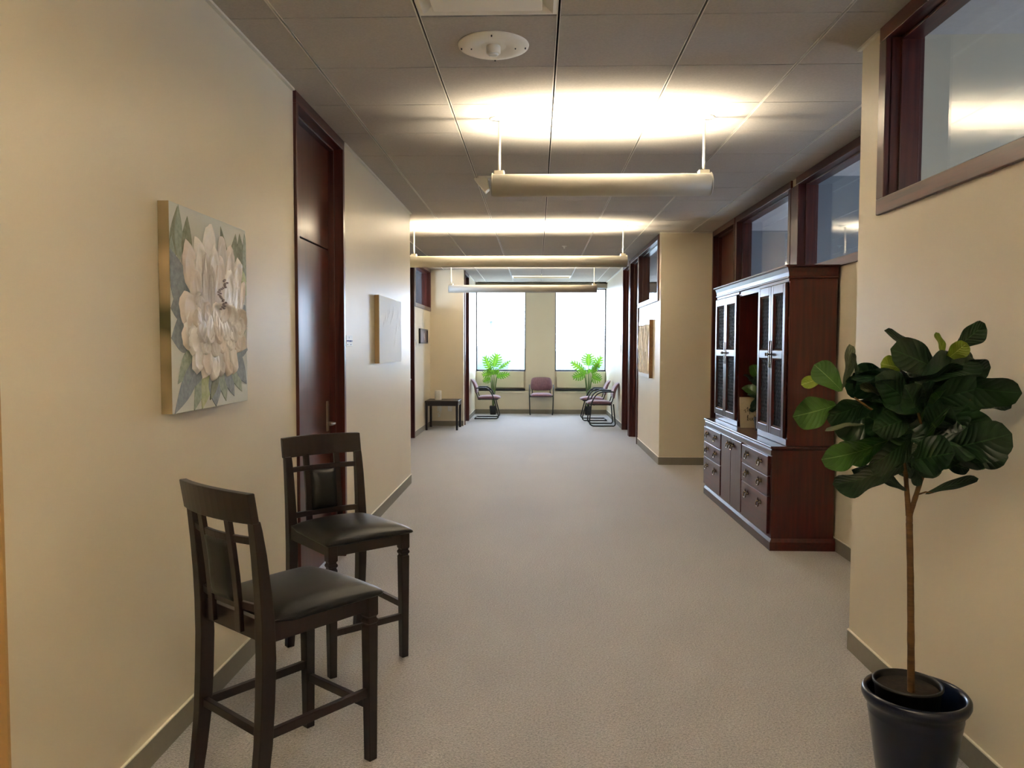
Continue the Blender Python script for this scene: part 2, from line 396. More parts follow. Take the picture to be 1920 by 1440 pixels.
# offices behind the transom windows
wall('wall_office_right', [(5.6, 5.75, -5, 17.62, 0, 1.05), (5.6, 5.75, -5, 17.62, 1.95, H), (5.6, 5.75, -5, .75, 1.05, 1.95), (5.6, 5.75, 2.25, 4.45, 1.05, 1.95), (5.6, 5.75, 5.95, 7.45, 1.05, 1.95), (5.6, 5.75, 8.95, 17.62, 1.05, 1.95)], 'office_wall')
wall('wall_office_partition', [(XREC + TH, 5.6, 3.67, 3.82, 0, H), (XREC + TH, 5.6, 6.62, 6.84, 0, H), (XREC + TH, 5.6, 9.68, 9.83, 0, H), (XR + TH, 5.6, -5.15, -5, 0, H)], 'office_wall')
wall('wall_office_left', [(-5.15, -5, 8.2, 14.75, 0, 1.1), (-5.15, -5, 8.2, 14.75, 2.6, H), (-5.15, -5, 8.2, 11.4, 1.1, 2.6), (-5.15, -5, 13.6, 14.75, 1.1, 2.6), (-5, XALC - TH, 8.05, 8.2, 0, H), (-5, XALC - TH, 14.6, 14.75, 0, H)], 'office_wall')
bm = BM(); box(bm, XREC + TH, 5.6, 3.82, 9.8, CE, CE + .02); box(bm, XR + TH, 5.6, -5, 3.67, CE, CE + .02); box(bm, XR + TH, 5.6, 9.95, 17.42, CE, CE + .02); box(bm, -5, XALC - TH, 8.2, 14.6, CE, CE + .02)
struct(mk(bm, 'ceiling_office', M['office_tile']))

# suspended ceiling: separate lay-in tiles, slotted main runners, narrow cross joints
GX0, GY0, T = -1.129, 3.420, .6096
REG = [(XL, XR, -5, 17.42), (XR, XREC, 3.82, 9.80), (XALC, XL, 8.35, 14.45), (-4.1, XL, -5, 1.92)]
HOLES = {(1, -1), (1, 20), (2, 20)}          # column, row of the cells taken by the diffuser and the troffer
bm = BM()
def cells(a, b, g0):
    k = math.floor((a - g0) / T); out = []
    while g0 + k * T < b:
        out.append((max(a, g0 + k * T), min(b, g0 + (k + 1) * T), k)); k += 1
    return out
for (x0, x1, y0, y1) in REG:
    for (a, b, i) in cells(x0, x1, GX0):
        for (c, d, j) in cells(y0, y1, GY0):
            if (i, j) in HOLES: continue
            ga = .0095 if abs(a - (GX0 + i * T)) < 1e-6 else 0
            gb = .0095 if abs(b - (GX0 + (i + 1) * T)) < 1e-6 else 0
            gc = .0032 if abs(c - (GY0 + j * T)) < 1e-6 else 0
            gd = .0032 if abs(d - (GY0 + (j + 1) * T)) < 1e-6 else 0
            if b - a < .03 or d - c < .03: ga = gb = gc = gd = 0
            box(bm, a + ga, b - gb, c + gc, d - gd, CE, CE + .016)
ceil = struct(mk(bm, 'ceiling', M['tile']))
bm = BM()
box(bm, -4.3, 5.8, -5.3, 17.8, CE + .0305, CE + .08); box(bm, -5.3, -4.3, 7.9, 14.9, CE + .0305, CE + .08)
struct(mk(bm, 'ceiling_slab', M['plenum']))
bm = BM()
for k in range(-5, 7):
    x = GX0 + k * T
    for (x0, x1, y0, y1) in REG:
        if x0 + .02 < x < x1 - .02:
            box(bm, x - .0085, x - .0045, y0, y1, CE - .001, CE + .012)
            box(bm, x + .0045, x + .0085, y0, y1, CE - .001, CE + .012)
mk(bm, 'runner', M['tbar'], ceil)
def angle_trim(name, boxes):
    bm = BM()
    for b in boxes: box(bm, *b)
    return struct(mk(bm, name, M['tbar']))
angle_trim('trim_1', [(XL, XL + .019, 1.92, 4.33, CE - .012, CE), (XL, XL + .019, 5.47, 8.36, CE - .012, CE), (XL, XL + .019, 15.5, 17.4, CE - .012, CE)])
angle_trim('trim_2', [(XR - .019, XR, 3.62, 3.84, CE - .012, CE), (XR - .019, XR, -5, .7, CE - .012, CE), (XR - .019, XR, 14.05, 17.4, CE - .012, CE), (XR - .019, XREC, 9.781, 9.80, CE - .012, CE)])

# vinyl base with a pale top edge
def baseboard(name, segs):
    """segs: (x0,y0,x1,y1,nx,ny) run and the side it faces"""
    bm = BM(); t = .008
    for (x0, y0, x1, y1, nx, ny) in segs:
        a0, a1 = sorted((x0, x1)); b0, b1 = sorted((y0, y1))
        if nx: a0, a1 = (x0, x0 + t) if nx > 0 else (x0 - t, x0)
        else: b0, b1 = (y0, y0 + t) if ny > 0 else (y0 - t, y0)
        box(bm, a0, a1, b0, b1, 0, .096, 0); box(bm, a0 - .0015, a1 + .0015, b0, b1, .096, .1016, 1)
    return struct(mk(bm, name, [M['base'], M['basecap']]))
baseboard('baseboard_left', [(XL, 1.92, XL, 4.335, 1, 0), (XL, 5.465, XL, 8.35, 1, 0), (XALC, 8.36, XALC, 11.4, 1, 0), (XALC, 12.58, XALC, 14.45, 1, 0), (XALC, 14.45, XL, 14.45, 0, -1), (XL, 15.5, XL, 17.2, 1, 0), (-4.1, 1.92, XL, 1.92, 0, -1)])
baseboard('baseboard_right', [(XR, -5, XR, 3.82, -1, 0), (XR, 3.82, XREC, 3.82, 0, 1), (XREC, 3.83, XREC, 8.68, -1, 0), (XR, 9.80, XREC, 9.80, 0, -1), (XR, 9.80, XR, 11.87, -1, 0), (XR, 14.05, XR, 17.2, -1, 0)])
baseboard('baseboard_far', [(XL, 17.19, XR, 17.19, 0, -1)])

# heater casings under the far windows
bm = BM()
box(bm, XL, XR, 17.20, 17.36, 0, .50); box(bm, XL, -.26, 17.17, 17.36, .47, .50); box(bm, .42, XR, 17.17, 17.36, .47, .50)
struct(mk(bm, 'trim_3', M['wall'], bevel=.004))
bm = BM()
for a, b in ((XL + .02, -.29), (.45, XR - .02)):
    box(bm, a, b, 17.355, 17.43, .57, .935)
struct(mk(bm, 'trim_4', M['wall'], bevel=.004))
bm = BM()
box(bm, XL, -.26, 17.30, 17.36, .51, .545); box(bm, .42, XR, 17.30, 17.36, .51, .545)
struct(mk(bm, 'trim_5', M['dark_trim']))
# blind box above the windows
bm = BM(); box(bm, XL, -.25, 17.28, 17.42, 2.80, CE - .03); box(bm, .41, XR, 17.28, 17.42, 2.80, CE - .03); box(bm, -.25, .41, 17.28, 17.36, 2.80, CE - .03)
box(bm, 1.75, 5.5, 17.28, 17.42, 2.70, CE - .03)
struct(mk(bm, 'trim_6', mat('grey_blind_box', (150, 140, 124), rough=.5)))

def ext_window(name, x0, x1, z0, z1, y=17.5):
    r = sempty(name, ((x0 + x1) / 2, y, z0))
    def rel(bm_, nm, m): o = mk(bm_, nm, m); o.parent = r; o.matrix_parent_inverse = Matrix.Translation(r.location).inverted(); return o
    bm = BM(); w = .025
    box(bm, x0, x1, y - .03, y + .03, z0, z0 + w); box(bm, x0, x1, y - .03, y + .03, z1 - w, z1)
    box(bm, x0, x0 + w, y - .03, y + .03, z0, z1); box(bm, x1 - w, x1, y - .03, y + .03, z0, z1)
    rel(bm, 'window_frame', M['dark_trim'])
    bm = BM(); box(bm, x0, x1, min(y, y - .1 * (1 if y > 0 else -1)), max(y, y - .1 * (1 if y > 0 else -1)), z0 - .012, z0 + .004); rel(bm, 'window_sill', M['dark_trim'])
    bm = BM(); box(bm, x0 + w, x1 - w, y - .003, y + .003, z0 + w, z1 - w); rel(bm, 'glass', M['glass'])
    return r
ext_window('window_1', XL, -.25, .95, 2.80)
ext_window('window_2', .41, XR, .95, 2.80)

def int_frame(name, x, side, y0, y1, z0, proj=.018, cw=.065, glass_on=True, z1=None, casing=(1, 1)):
    """mahogany framed opening in a wall running along y. x = wall face, side=+1 wall body lies at +x.
    y0..y1 clear opening, z0 clear bottom (None: door to the floor)."""
    z1 = z1 or 2.862
    r = sempty(name, (x, (y0 + y1) / 2, z0 or 0))
    def rel(bm_, nm, m, bev=.003): o = mk(bm_, nm, m, bevel=bev); o.parent = r; o.matrix_parent_inverse = Matrix.Translation(r.location).inverted(); return o
    s = side
    def bx(bm_, d0, d1, a, b, c, d):      # d = depth into the wall
        xa, xb = x + s * d0, x + s * d1
        box(bm_, min(xa, xb), max(xa, xb), a, b, c, d)
    zb = 0 if z0 is None else z0
    c0, c1 = casing
    bm = BM()
    bx(bm, -proj, .012, y0 - cw * c0, y1 + cw * c1, z1, CE - .001)                       # head casing
    if z0 is not None: bx(bm, -proj, .012, y0 - cw * c0, y1 + cw * c1, z0 - cw, z0)       # sill casing
    rel(bm, 'head_casing', M['mahog_y'])
    bm = BM()
    if c0: bx(bm, -proj, .012, y0 - cw * c0, y0, zb, z1)
    if c1: bx(bm, -proj, .012, y1, y1 + cw * c1, zb, z1)
    if c0 or c1: rel(bm, 'side_casing', M['mahog'])
    bm = BM()
    jt = .03
    bx(bm, .0, TH, y0 - jt, y0, zb, z1 + .03); bx(bm, .0, TH, y1, y1 + jt, zb, z1 + .03)
    bx(bm, .045, TH - .02, y0, y0 + .014, zb, z1); bx(bm, .045, TH - .02, y1 - .014, y1, zb, z1)
    rel(bm, 'jamb', M['mahog'])
    bm = BM(); bx(bm, .0, TH, y0, y1, z1, z1 + .03); bx(bm, .045, TH - .02, y0, y1, z1 - .014, z1)
    if z0 is not None: bx(bm, .0, TH, y0, y1, z0 - .03, z0)
    rel(bm, 'head_jamb', M['mahog_y'])
    if glass_on:
        bm = BM(); bx(bm, TH - .028, TH - .022, y0, y1, zb, z1); rel(bm, 'glass', M['glass'], 0)
    return r, rel, bx

int_frame('window_3', XR, 1, .86, 3.525, 2.165, cw=.07)
int_frame('window_4', XREC, 1, 3.98, 6.60, 2.15)
int_frame('window_5', XREC, 1, 6.86, 8.60, 2.15)
int_frame('window_6', XR, 1, 10.00, 11.80, 2.15)
int_frame('window_7', XALC, -1, 12.63, 14.385, 2.215)
# plain mahogany mullion cover between the two recess windows
bm = BM(); box(bm, XREC - .014, XREC + .004, 6.665, 6.795, 2.085, 2.862); struct(mk(bm, 'trim_7', M['mahog'], bevel=.002))

def door(name, x, side, y0, y1, leaf_depth=.085, split=2.165, lever_y=None, cw=.045, lever_dir=-1):
    r, rel, bx = int_frame(name, x, side, y0, y1, None, cw=cw, glass_on=False)
    bm = BM(); bx(bm, leaf_depth, leaf_depth + .045, y0 + .003, y1 - .003, .008, split - .005)
    rel(bm, 'door_leaf', M['door'])
    bm = BM(); bx(bm, leaf_depth, leaf_depth + .045, y0 + .003, y1 - .003, split + .005, 2.858)
    rel(bm, 'transom_panel', M['door'])
    bm = BM(); bx(bm, leaf_depth + .03, leaf_depth + .05, y0, y1, split - .02, split + .02); rel(bm, 'transom_joint', M['cab_dark'])
    if lever_y is not None:
        bm = BM(); bx(bm, leaf_depth - .009, leaf_depth, lever_y - .022, lever_y + .022, .905, 1.115); rel(bm, 'lock_plate', M['steel'], .004)
        bm = BM(); s = side; xf = x + s * leaf_depth
        tube(bm, arc([(xf, lever_y, .962), (xf - s * .058, lever_y, .962), (xf - s * .062, lever_y + lever_dir * .06, .962), (xf - s * .055, lever_y + lever_dir * .125, .965)], .03), [.011] * 3 + [.010] * 11, n=12)
        lathe(bm, [(.004, -.004), (.011, -.003), (.012, .006), (.006, .009)], (xf, lever_y, 1.06), axis='x', n=16)
        rel(bm, 'door_lever', M['steel'], 0)
    return r
door('door_1', XL, -1, DOOR1[0], DOOR1[1], lever_y=5.305)
door('door_2', XALC, -1, 11.47, 12.47, lever_y=12.38)
door('door_3', XL, -1, 14.66, 15.43)
door('door_4', XREC, 1, 8.735, 9.715, split=2.9)
door('door_5', XR, 1, 11.92, 12.86, lever_y=12.0, lever_dir=1)
door('door_6', XR, 1, 13.03, 13.93, lever_y=13.1, lever_dir=1)

# ------------------------------------------------------------------ outside the windows
bm = BM(); box(bm, -500, 500, 20, 1200, -9.2, -9); struct(mk(bm, 'ground_outside', mat('pale_ground', (150, 154, 150), rough=1)))
M['haze_tree'] = mat('distant_foliage', (78, 94, 88), rough=1, noise_scale=3, var=(74, 90, 86))
def ext_tree(x, y, h, w, label):
    bm = BM(); rnd = random.Random(int(x * 7 + y))
    t = thing('distant_tree', label, 'tree', (x, y, -9), 0, 'hazy trees outside the windows')
    for k in range(7):
        c = Vector((rnd.uniform(-.3, .3) * w, rnd.uniform(-.2, .2) * w, h - 9 + 9 - w * .5 * rnd.uniform(.6, 1.3)))
        r = bmesh.ops.create_icosphere(bm, subdivisions=2, radius=w * rnd.uniform(.22, .4))
        for v in r['verts']: v.co = v.co * rnd.uniform(.92, 1.08) + c
    mk(bm, 'crown', M['haze_tree'], t, smooth=True)
    bm = BM(); tube(bm, [(0, 0, 0), (0, 0, h - w * .5)], w * .04, n=8); mk(bm, 'trunk', M['bark'], t)
    return t
ext_tree(10.6, 120, 10.2, 8, 'hazy pale green tree outside the right far window')
ext_tree(5.5, 110, 9.0, 7, 'hazy smaller tree left in the view of the right window')
ext_tree(-11.0, 150, 10.8, 10, 'hazy tree low at the left edge of the left far window')
t = thing('light_pole', 'tall grey light pole standing outside the left far window', 'pole', (-2.95, 50, -9))
bm = BM(); tube(bm, [(0, 0, 0), (0, 0, 12.2)], [.14, .09], n=10); mk(bm, 'pole_shaft', mat('galvanised_pole', (74, 84, 88), rough=.6), t)
bm = BM(); box(bm, -.45, .12, -.15, .15, 12.1, 12.3); mk(bm, 'lamp_head', mat('pole_lamp_grey', (140, 150, 152), rough=.6), t, bevel=.04)
bm = BM()
rnd = random.Random(4); pts = []
for i in range(41):
    x = -160 + i * 8
    pts.append((x, 300 + rnd.uniform(-4, 4), 9.8 + 1.2 * math.sin(i * .5) + rnd.uniform(-.4, .4)))
for i in range(40):
    (xa, ya, za), (xb, yb, zb) = pts[i], pts[i + 1]
    hexa(bm, [(xa, ya - 30, -9), (xb, yb - 30, -9), (xb, yb + 40, -9), (xa, ya + 40, -9)], [(xa, ya, za - 9), (xb, yb, zb - 9), (xb, yb + 10, zb - 9), (xa, ya + 10, za - 9)])
struct(mk(bm, 'hills_outside', mat('hazy_hill', (86, 98, 96), rough=1)))

# ------------------------------------------------------------------ ceiling things
def pendant(x0, x1, y, label, dim=1.0):
    """tubular uplight hung on two rods"""
    zc, R_ = 2.516, .0735
    t = thing('pendant_uplight', label, 'pendant light', ((x0 + x1) / 2, y, CE), 0, 'tubular pendant uplights')
    L = x1 - x0; hx = L / 2; zc -= CE
    bm = BM(); n = 28; a0, a1 = math.radians(128), math.radians(412)      # open slot along the top
    out = []
    for k in range(n + 1):
        a = a0 + (a1 - a0) * k / n
        out.append((math.cos(a), math.sin(a)))
    for xs in ((-hx, hx),):
        ro = [[bm.verts.new((xx, R_ * c, zc + R_ * s)) for c, s in out] for xx in xs]
        ri = [[bm.verts.new((xx, (R_ - .004) * c, zc + (R_ - .004) * s)) for c, s in out] for xx in xs]
        for k in range(n):
            bm.faces.new((ro[0][k], ro[1][k], ro[1][k + 1], ro[0][k + 1])).smooth = True
            bm.faces.new((ri[0][k], ri[0][k + 1], ri[1][k + 1], ri[1][k])).smooth = True
        for k in (0, n):
            bm.faces.new((ro[0][k], ro[1][k], ri[1][k], ri[0][k]))
        for e in (0, 1):
            for k in range(n):
                bm.faces.new((ro[e][k], ro[e][k + 1], ri[e][k + 1], ri[e][k]))
    mk(bm, 'housing', M['lamp_paint'], t)
    for s in (-1, 1):
        bm = BM(); lathe(bm, [(.02, -.004), (R_ - .003, -.006), (R_ + .0015, 0), (R_ - .003, .006), (.02, .006)], (s * hx, 0, zc), axis='x', n=36)
        mk(bm, 'end_cap', M['lamp_paint'], t)
        rx = s * (hx - .042)
        bm = BM(); box(bm, rx - .032, rx + .032, -.03, .03, zc + R_ - .028, zc + R_ + .012); mk(bm, 'rod_bracket', M['lamp_paint'], t, bevel=.004)
        bm = BM(); tube(bm, [(rx, 0, zc + R_ + .005), (rx, 0, -.006)], .0085, n=12); mk(bm, 'rod', M['lamp_paint'], t)
        bm = BM(); lathe(bm, [(.012, -.016), (.05, -.012), (.064, -.004), (.064, -.001)], (rx, 0, 0), n=28); mk(bm, 'canopy', M['lamp_paint'], t)
    bm = BM(); tube(bm, [(-hx + .03, 0, zc - .012), (hx - .03, 0, zc - .012)], .013, n=12)
    mk(bm, 'fluorescent_tube', M['tube'], t)
    if dim:
        for power, spread in ((PENDANT_POWER, 150), (CORE_POWER, 84)):
            if power <= 0: continue
            l = bpy.data.lights.new('tube_glow', 'AREA'); l.shape = 'RECTANGLE'; l.size = L - .10; l.size_y = .05
            l.energy = power * L * dim; l.color = (1.0, .885, .69); l.spread = math.radians(spread)
            lo = bpy.data.objects.new('tube_glow', l); COL.objects.link(lo); lo.parent = t; lo.location = (0, 0, zc + .030); lo.rotation_euler = (math.pi, 0, 0)
    return t
M['tube'] = emit('warm_fluorescent_tube', (255, 226, 170), 5.0)
pendant(-.283, 1.083, 4.93, 'short tubular uplight on two rods, the nearest and shortest of those in view')
pendant(-1.52, 1.065, 9.29, 'long tubular uplight hung second along the corridor, behind the short one')
pendant(-1.555, 1.045, 13.65, 'long tubular uplight farthest along the corridor, just before the windows', .6)
pendant(-1.52, 1.065, .57, 'unseen long tubular uplight added over the near entry of the corridor, above the picture edge')  # added out of view, full length, to brighten the near end
pendant(-1.52, 1.065, -3.20, 'unseen long tubular uplight added at the back of the entry hall, outside the picture')  # another unseen lamp, put in for more light from behind the camera

# ceiling speaker disc with a sensor boss
t = thing('ceiling_speaker', 'round white ceiling speaker plate with small central sensor near the air diffuser', 'speaker', (-.212, 3.745, CE))
bm = BM(); lathe(bm, [(.060, -.006), (.075, -.010), (.12, -.018), (.150, -.014), (.168, -.006), (.170, 0)], n=48); mk(bm, 'plate', M['white'], t)
bm = BM(); lathe(bm, [(.034, -.004), (.034, -.036), (.030, -.041), (.012, -.042)], n=32); mk(bm, 'sensor_boss', M['white'], t)
bm = BM(); lathe(bm, [(.024, -.042), (.022, -.048), (.012, -.050), (.006, -.046)], n=24); mk(bm, 'sensor_lens', M['plate'], t)
for ang in (0, math.pi / 2, math.pi, 3 * math.pi / 2):
    for rr in (.105, .152):
        if ang in (math.pi / 2, 3 * math.pi / 2) and rr < .12: continue
        bm = BM(); lathe(bm, [(.003, -.020), (.0035, -.012)], (rr * math.cos(ang), rr * math.sin(ang), 0), n=8); mk(bm, 'screw', M['black_metal'], t)

# square plaque diffuser, tile column -0.52..0.09, row 2.81..3.42
cx, cy = GX0 + 1.5 * T, GY0 - .5 * T
t = thing('air_diffuser', 'square white plaque air diffuser cut off by the top of the picture', 'vent', (cx, cy, CE))
bm = BM(); hs = T / 2 - .006
for k, (r0, z0, r1, z1) in enumerate(((hs, .002, hs - .02, -.004), (hs - .02, -.004, hs - .05, .012), (hs - .05, .012, hs - .10, .05))):
    a = [bm.verts.new((sx * r0, sy * r0, z0)) for sx, sy in ((-1, -1), (1, -1), (1, 1), (-1, 1))]
    b = [bm.verts.new((sx * r1, sy * r1, z1)) for sx, sy in ((-1, -1), (1, -1), (1, 1), (-1, 1))]
    for i in range(4): bm.faces.new((a[i], a[(i + 1) % 4], b[(i + 1) % 4], b[i]))
mk(bm, 'diffuser_frame', M['white'], t)
bm = BM(); box(bm, -.232, .232, -.232, .232, -.012, -.004); mk(bm, 'plaque', M['white'], t, bevel=.004)
bm = BM(); box(bm, -hs, hs, -hs, hs, .05, .058); mk(bm, 'back_pan', M['plenum'], t)

# 2x4 troffer near the windows
cx, cy = GX0 + 2 * T, GY0 + 20.5 * T
t = thing('ceiling_troffer', 'recessed rectangular ceiling light panel close to the far windows', 'ceiling light', (cx, cy, CE))
bm = BM(); X_, Y_ = T - .008, T / 2 - .005
for (a, b, c, d) in ((-X_, X_, -Y_, -Y_ + .025), (-X_, X_, Y_ - .025, Y_), (-X_, -X_ + .025, -Y_, Y_), (X_ - .025, X_, -Y_, Y_)): box(bm, a, b, c, d, -.008, .05)
mk(bm, 'troffer_frame', M['white'], t)
bm = BM(); box(bm, -X_ + .02, X_ - .02, -Y_ + .02, Y_ - .02, .022, .026); mk(bm, 'lens', emit('troffer_lens', (250, 246, 226), .35), t)

# twin-head emergency light on the ceiling, partly behind the near uplight
t = thing('emergency_light', 'white twin-head emergency light on the ceiling behind the near uplight', 'emergency light', (-.40, 6.60, CE))
bm = BM(); box(bm, -.10, .10, -.05, .05, -.02, 0); mk(bm, 'mounting_plate', M['white'], t, bevel=.004)
bm = BM(); hexa(bm, [(-.04, -.05, -.135), (-.005, -.05, -.105), (-.005, .05, -.105), (-.04, .05, -.135)], [(-.135, -.05, -.018), (-.018, -.05, -.018), (-.018, .05, -.018), (-.135, .05, -.018)]); mk(bm, 'lamp_head', M['white'], t, bevel=.004)
bm = BM(); hexa(bm, [(.02, -.07, -.125), (.10, -.07, -.125), (.10, .04, -.125), (.02, .04, -.125)], [(-.004, -.07, -.03), (.13, -.07, -.03), (.13, .04, -.03), (-.004, .04, -.03)]); o = mk(bm, 'lamp_head', mat('grey_lamp_face', (176, 180, 176), rough=.35), t, bevel=.004); o['label'] = 'grey lamp head'

def sprinkler(x, y, label):
    t = thing('sprinkler_head', label, 'sprinkler', (x, y, CE), 0, 'ceiling sprinklers')
    bm = BM(); lathe(bm, [(.036, -.001), (.034, -.006), (.014, -.010), (.012, -.030), (.005, -.034)], n=20); mk(bm, 'escutcheon', M['plate'], t)
    bm = BM(); lathe(bm, [(.016, -.040), (.016, -.042), (.004, -.043)], n=16); tube(bm, [(.008, 0, -.03), (.009, 0, -.041)], .002, n=6); tube(bm, [(-.008, 0, -.03), (-.009, 0, -.041)], .002, n=6); mk(bm, 'deflector', M['steel'], t)
sprinkler(.388, 11.1, 'small white sprinkler head on the ceiling between the second and third uplights')

# ------------------------------------------------------------------ counter stools
def make_stool(label):
    t = thing('counter_stool', label, 'stool', group='counter-height stools by the left wall')
    W2 = .188
    for s in (-1, 1):
        bm = BM()     # front leg: tapered square with two turned rings below the apron
        prof = [(0, .034), (.492, .043), (.497, .036), (.502, .036), (.507, .045), (.517, .045), (.522, .036), (.527, .036), (.532, .045), (.62, .045)]
        sweep_rect(bm, [(s * W2, -.205, z) for z, w in prof], [w for z, w in prof], [w for z, w in prof])
        mk(bm, 'leg', M['espresso'], t, bevel=.003)
    for s in (-1, 1):
        bm = BM()     # rear leg runs up into the back post
        path = [(0, .262), (.10, .246), (.22, .231), (.36, .222), (.50, .217), (.62, .219), (.72, .226), (.84, .238), (.92, .249), (.950, .254)]
        ws = [.036, .038, .040, .042, .044, .044, .042, .040, .038, .036]
        ds = [.040, .044, .048, .050, .050, .048, .042, .036, .030, .026]
        sweep_rect(bm, [(s * (W2 + .003 * z), y, z) for z, y in path], ws, ds)
        mk(bm, 'leg', M['espresso'], t, bevel=.003)
    for q in ((-W2, W2, -.222, -.200), (-W2, W2, .205, .225), (-W2 - .016, -W2 + .006, -.20, .215), (W2 - .006, W2 + .016, -.20, .215)):
        bm = BM(); box(bm, *q, .553, .622); mk(bm, 'apron', M['espresso'], t, bevel=.002)
    bm = BM()         # padded seat: crowned top that falls over the front edge
    n = 14; top = []; bot = []
    for j in range(n + 1):
        v = j / n; row = []; rb = []
        for i in range(n + 1):
            u = i / n; x = (u * 2 - 1); y = (v * 2 - 1)
            hw = .232 - .022 * v
            px, py = x * hw, -.252 + v * .455
            e = max(abs(x), abs(y)); fall = (1 - min(1, max(0, (e - .55) / .45)) ** 2.4)
            z = .618 + .022 * fall + .022 * (1 - x * x) * (1 - y * y) ** .5 if abs(y) < 1 else .618
            if e > .999: z = .616
            rr = 1 - .012 * (abs(x) ** 8) * (abs(y) ** 8) * 3
            row.append(bm.verts.new((px * rr, py, z + .004)))
            rb.append(bm.verts.new((px * .985, -.246 + v * .443, .602 + (.012 if v > .9 else 0))))
        top.append(row); bot.append(rb)
    for j in range(n):
        for i in range(n):
            bm.faces.new((top[j][i], top[j][i + 1], top[j + 1][i + 1], top[j + 1][i])); bm.faces.new((bot[j][i], bot[j + 1][i], bot[j + 1][i + 1], bot[j][i + 1]))
    for i in range(n):
        bm.faces.new((top[0][i], bot[0][i], bot[0][i + 1], top[0][i + 1])); bm.faces.new((top[n][i], top[n][i + 1], bot[n][i + 1], bot[n][i]))
        bm.faces.new((top[i][0], top[i + 1][0], bot[i + 1][0], bot[i][0])); bm.faces.new((top[i][n], bot[i][n], bot[i + 1][n], top[i + 1][n]))
    o = mk(bm, 'seat_cushion', M['leather'], t, smooth=True)
    md = o.modifiers.new('soft', 'SUBSURF'); md.levels = 1; md.render_levels = 1
    def curved_rail(name, z0, z1, y0, y1, hw, bow, th, m=M['espresso'], rise=0):
        bm = BM(); n = 12; R1 = []
        for i in range(n + 1):
            u = i / n * 2 - 1; b = bow * (1 - u * u); up = rise * (1 - u * u)
            R1.append([bm.verts.new(p) for p in ((u * hw, y0 + b - th / 2, z0), (u * hw, y0 + b + th / 2, z0), (u * hw, y1 + b + th / 2, z1 + up), (u * hw, y1 + b - th / 2, z1 + up))])
        for a, b in zip(R1, R1[1:]):
            for k in range(4): bm.faces.new((a[k], a[(k + 1) % 4], b[(k + 1) % 4], b[k]))
        bm.faces.new(R1[0]); bm.faces.new(R1[-1][::-1])
        return mk(bm, name, m, t, bevel=.003)
    yb = lambda z: .219 + max(0, (z - .62)) * .085 + max(0, z - .8) * .06
    curved_rail('top_rail', .945, 1.042, yb(.945) + .004, yb(1.042) + .006, .2115, .030, .027, rise=.004)
    curved_rail('cross_rail', .872, .897, yb(.872), yb(.897), W2 - .012, .026, .016)
    curved_rail('cross_rail', .648, .675, yb(.648), yb(.675), W2 - .012, .020, .016)
    for s in (-1, 1):
        bm = BM(); xs = s * .083
        sweep_rect(bm, [(xs, yb(z) + .024, z) for z in (.575, .66, .76, .86, .955)], .030, .016)
        mk(bm, 'back_slat', M['espresso'], t, bevel=.002)
    bm = BM(); n = 10; F = []; B = []    # padded leather panel between the slats
    for j in range(n + 1):
        v = j / n * 2 - 1; z = .772 + v * .100; rf = []; rb = []
        for i in range(7):
            u = i / 6 * 2 - 1
            puff = .020 * (1 - u ** 4) * (1 - v ** 6)
            rf.append(bm.verts.new((u * .068, yb(z) + .020 - .006 - puff, z))); rb.append(bm.verts.new((u * .068, yb(z) + .034 + puff * .4, z)))
        F.append(rf); B.append(rb)
    for j in range(n):
        for i in range(6):
            bm.faces.new((F[j][i], F[j][i + 1], F[j + 1][i + 1], F[j + 1][i])); bm.faces.new((B[j][i], B[j + 1][i], B[j + 1][i + 1], B[j][i + 1]))
        bm.faces.new((F[j][0], F[j + 1][0], B[j + 1][0], B[j][0])); bm.faces.new((F[j][6], B[j][6], B[j + 1][6], F[j + 1][6]))
    for i in range(6):
        bm.faces.new((F[0][i], B[0][i], B[0][i + 1], F[0][i + 1])); bm.faces.new((F[n][i], F[n][i + 1], B[n][i + 1], B[n][i]))
    mk(bm, 'back_pad', M['leather'], t, smooth=True)
    bm = BM(); box(bm, -W2, W2, -.216, -.196, .185, .215); mk(bm, 'stretcher', M['espresso'], t, bevel=.002)
    bm = BM(); box(bm, -W2, W2, .218, .238, .245, .273); mk(bm, 'stretcher', M['espresso'], t, bevel=.002)
    for s in (-1, 1):
        bm = BM(); box(bm, s * W2 - .010, s * W2 + .010, -.20, .228, .238, .268); mk(bm, 'stretcher', M['espresso'], t, bevel=.002)
    return t
def stool_place(fr, fl, back):
    """centre and turn from the two front feet"""
    mid = ((fr[0] + fl[0]) / 2, (fr[1] + fl[1]) / 2)
    return mid
stool = make_stool('dark wood counter stool nearer the camera, seen from behind with its back to us')
# front feet centre + 0.205 m towards the back of the stool
a1 = math.radians(141.9); f1 = (math.sin(a1), -math.cos(a1))
stool.location = (-.745 - .205 * f1[0], 2.83 - .205 * f1[1], 0); stool.rotation_euler = (0, 0, a1)
a2 = math.radians(41.3); f2 = (math.sin(a2), -math.cos(a2))
copy_thing(stool, (-.778 - .205 * f2[0], 3.52 - .205 * f2[1], 0), a2, 'dark wood counter stool facing the camera, in front of the near left door')

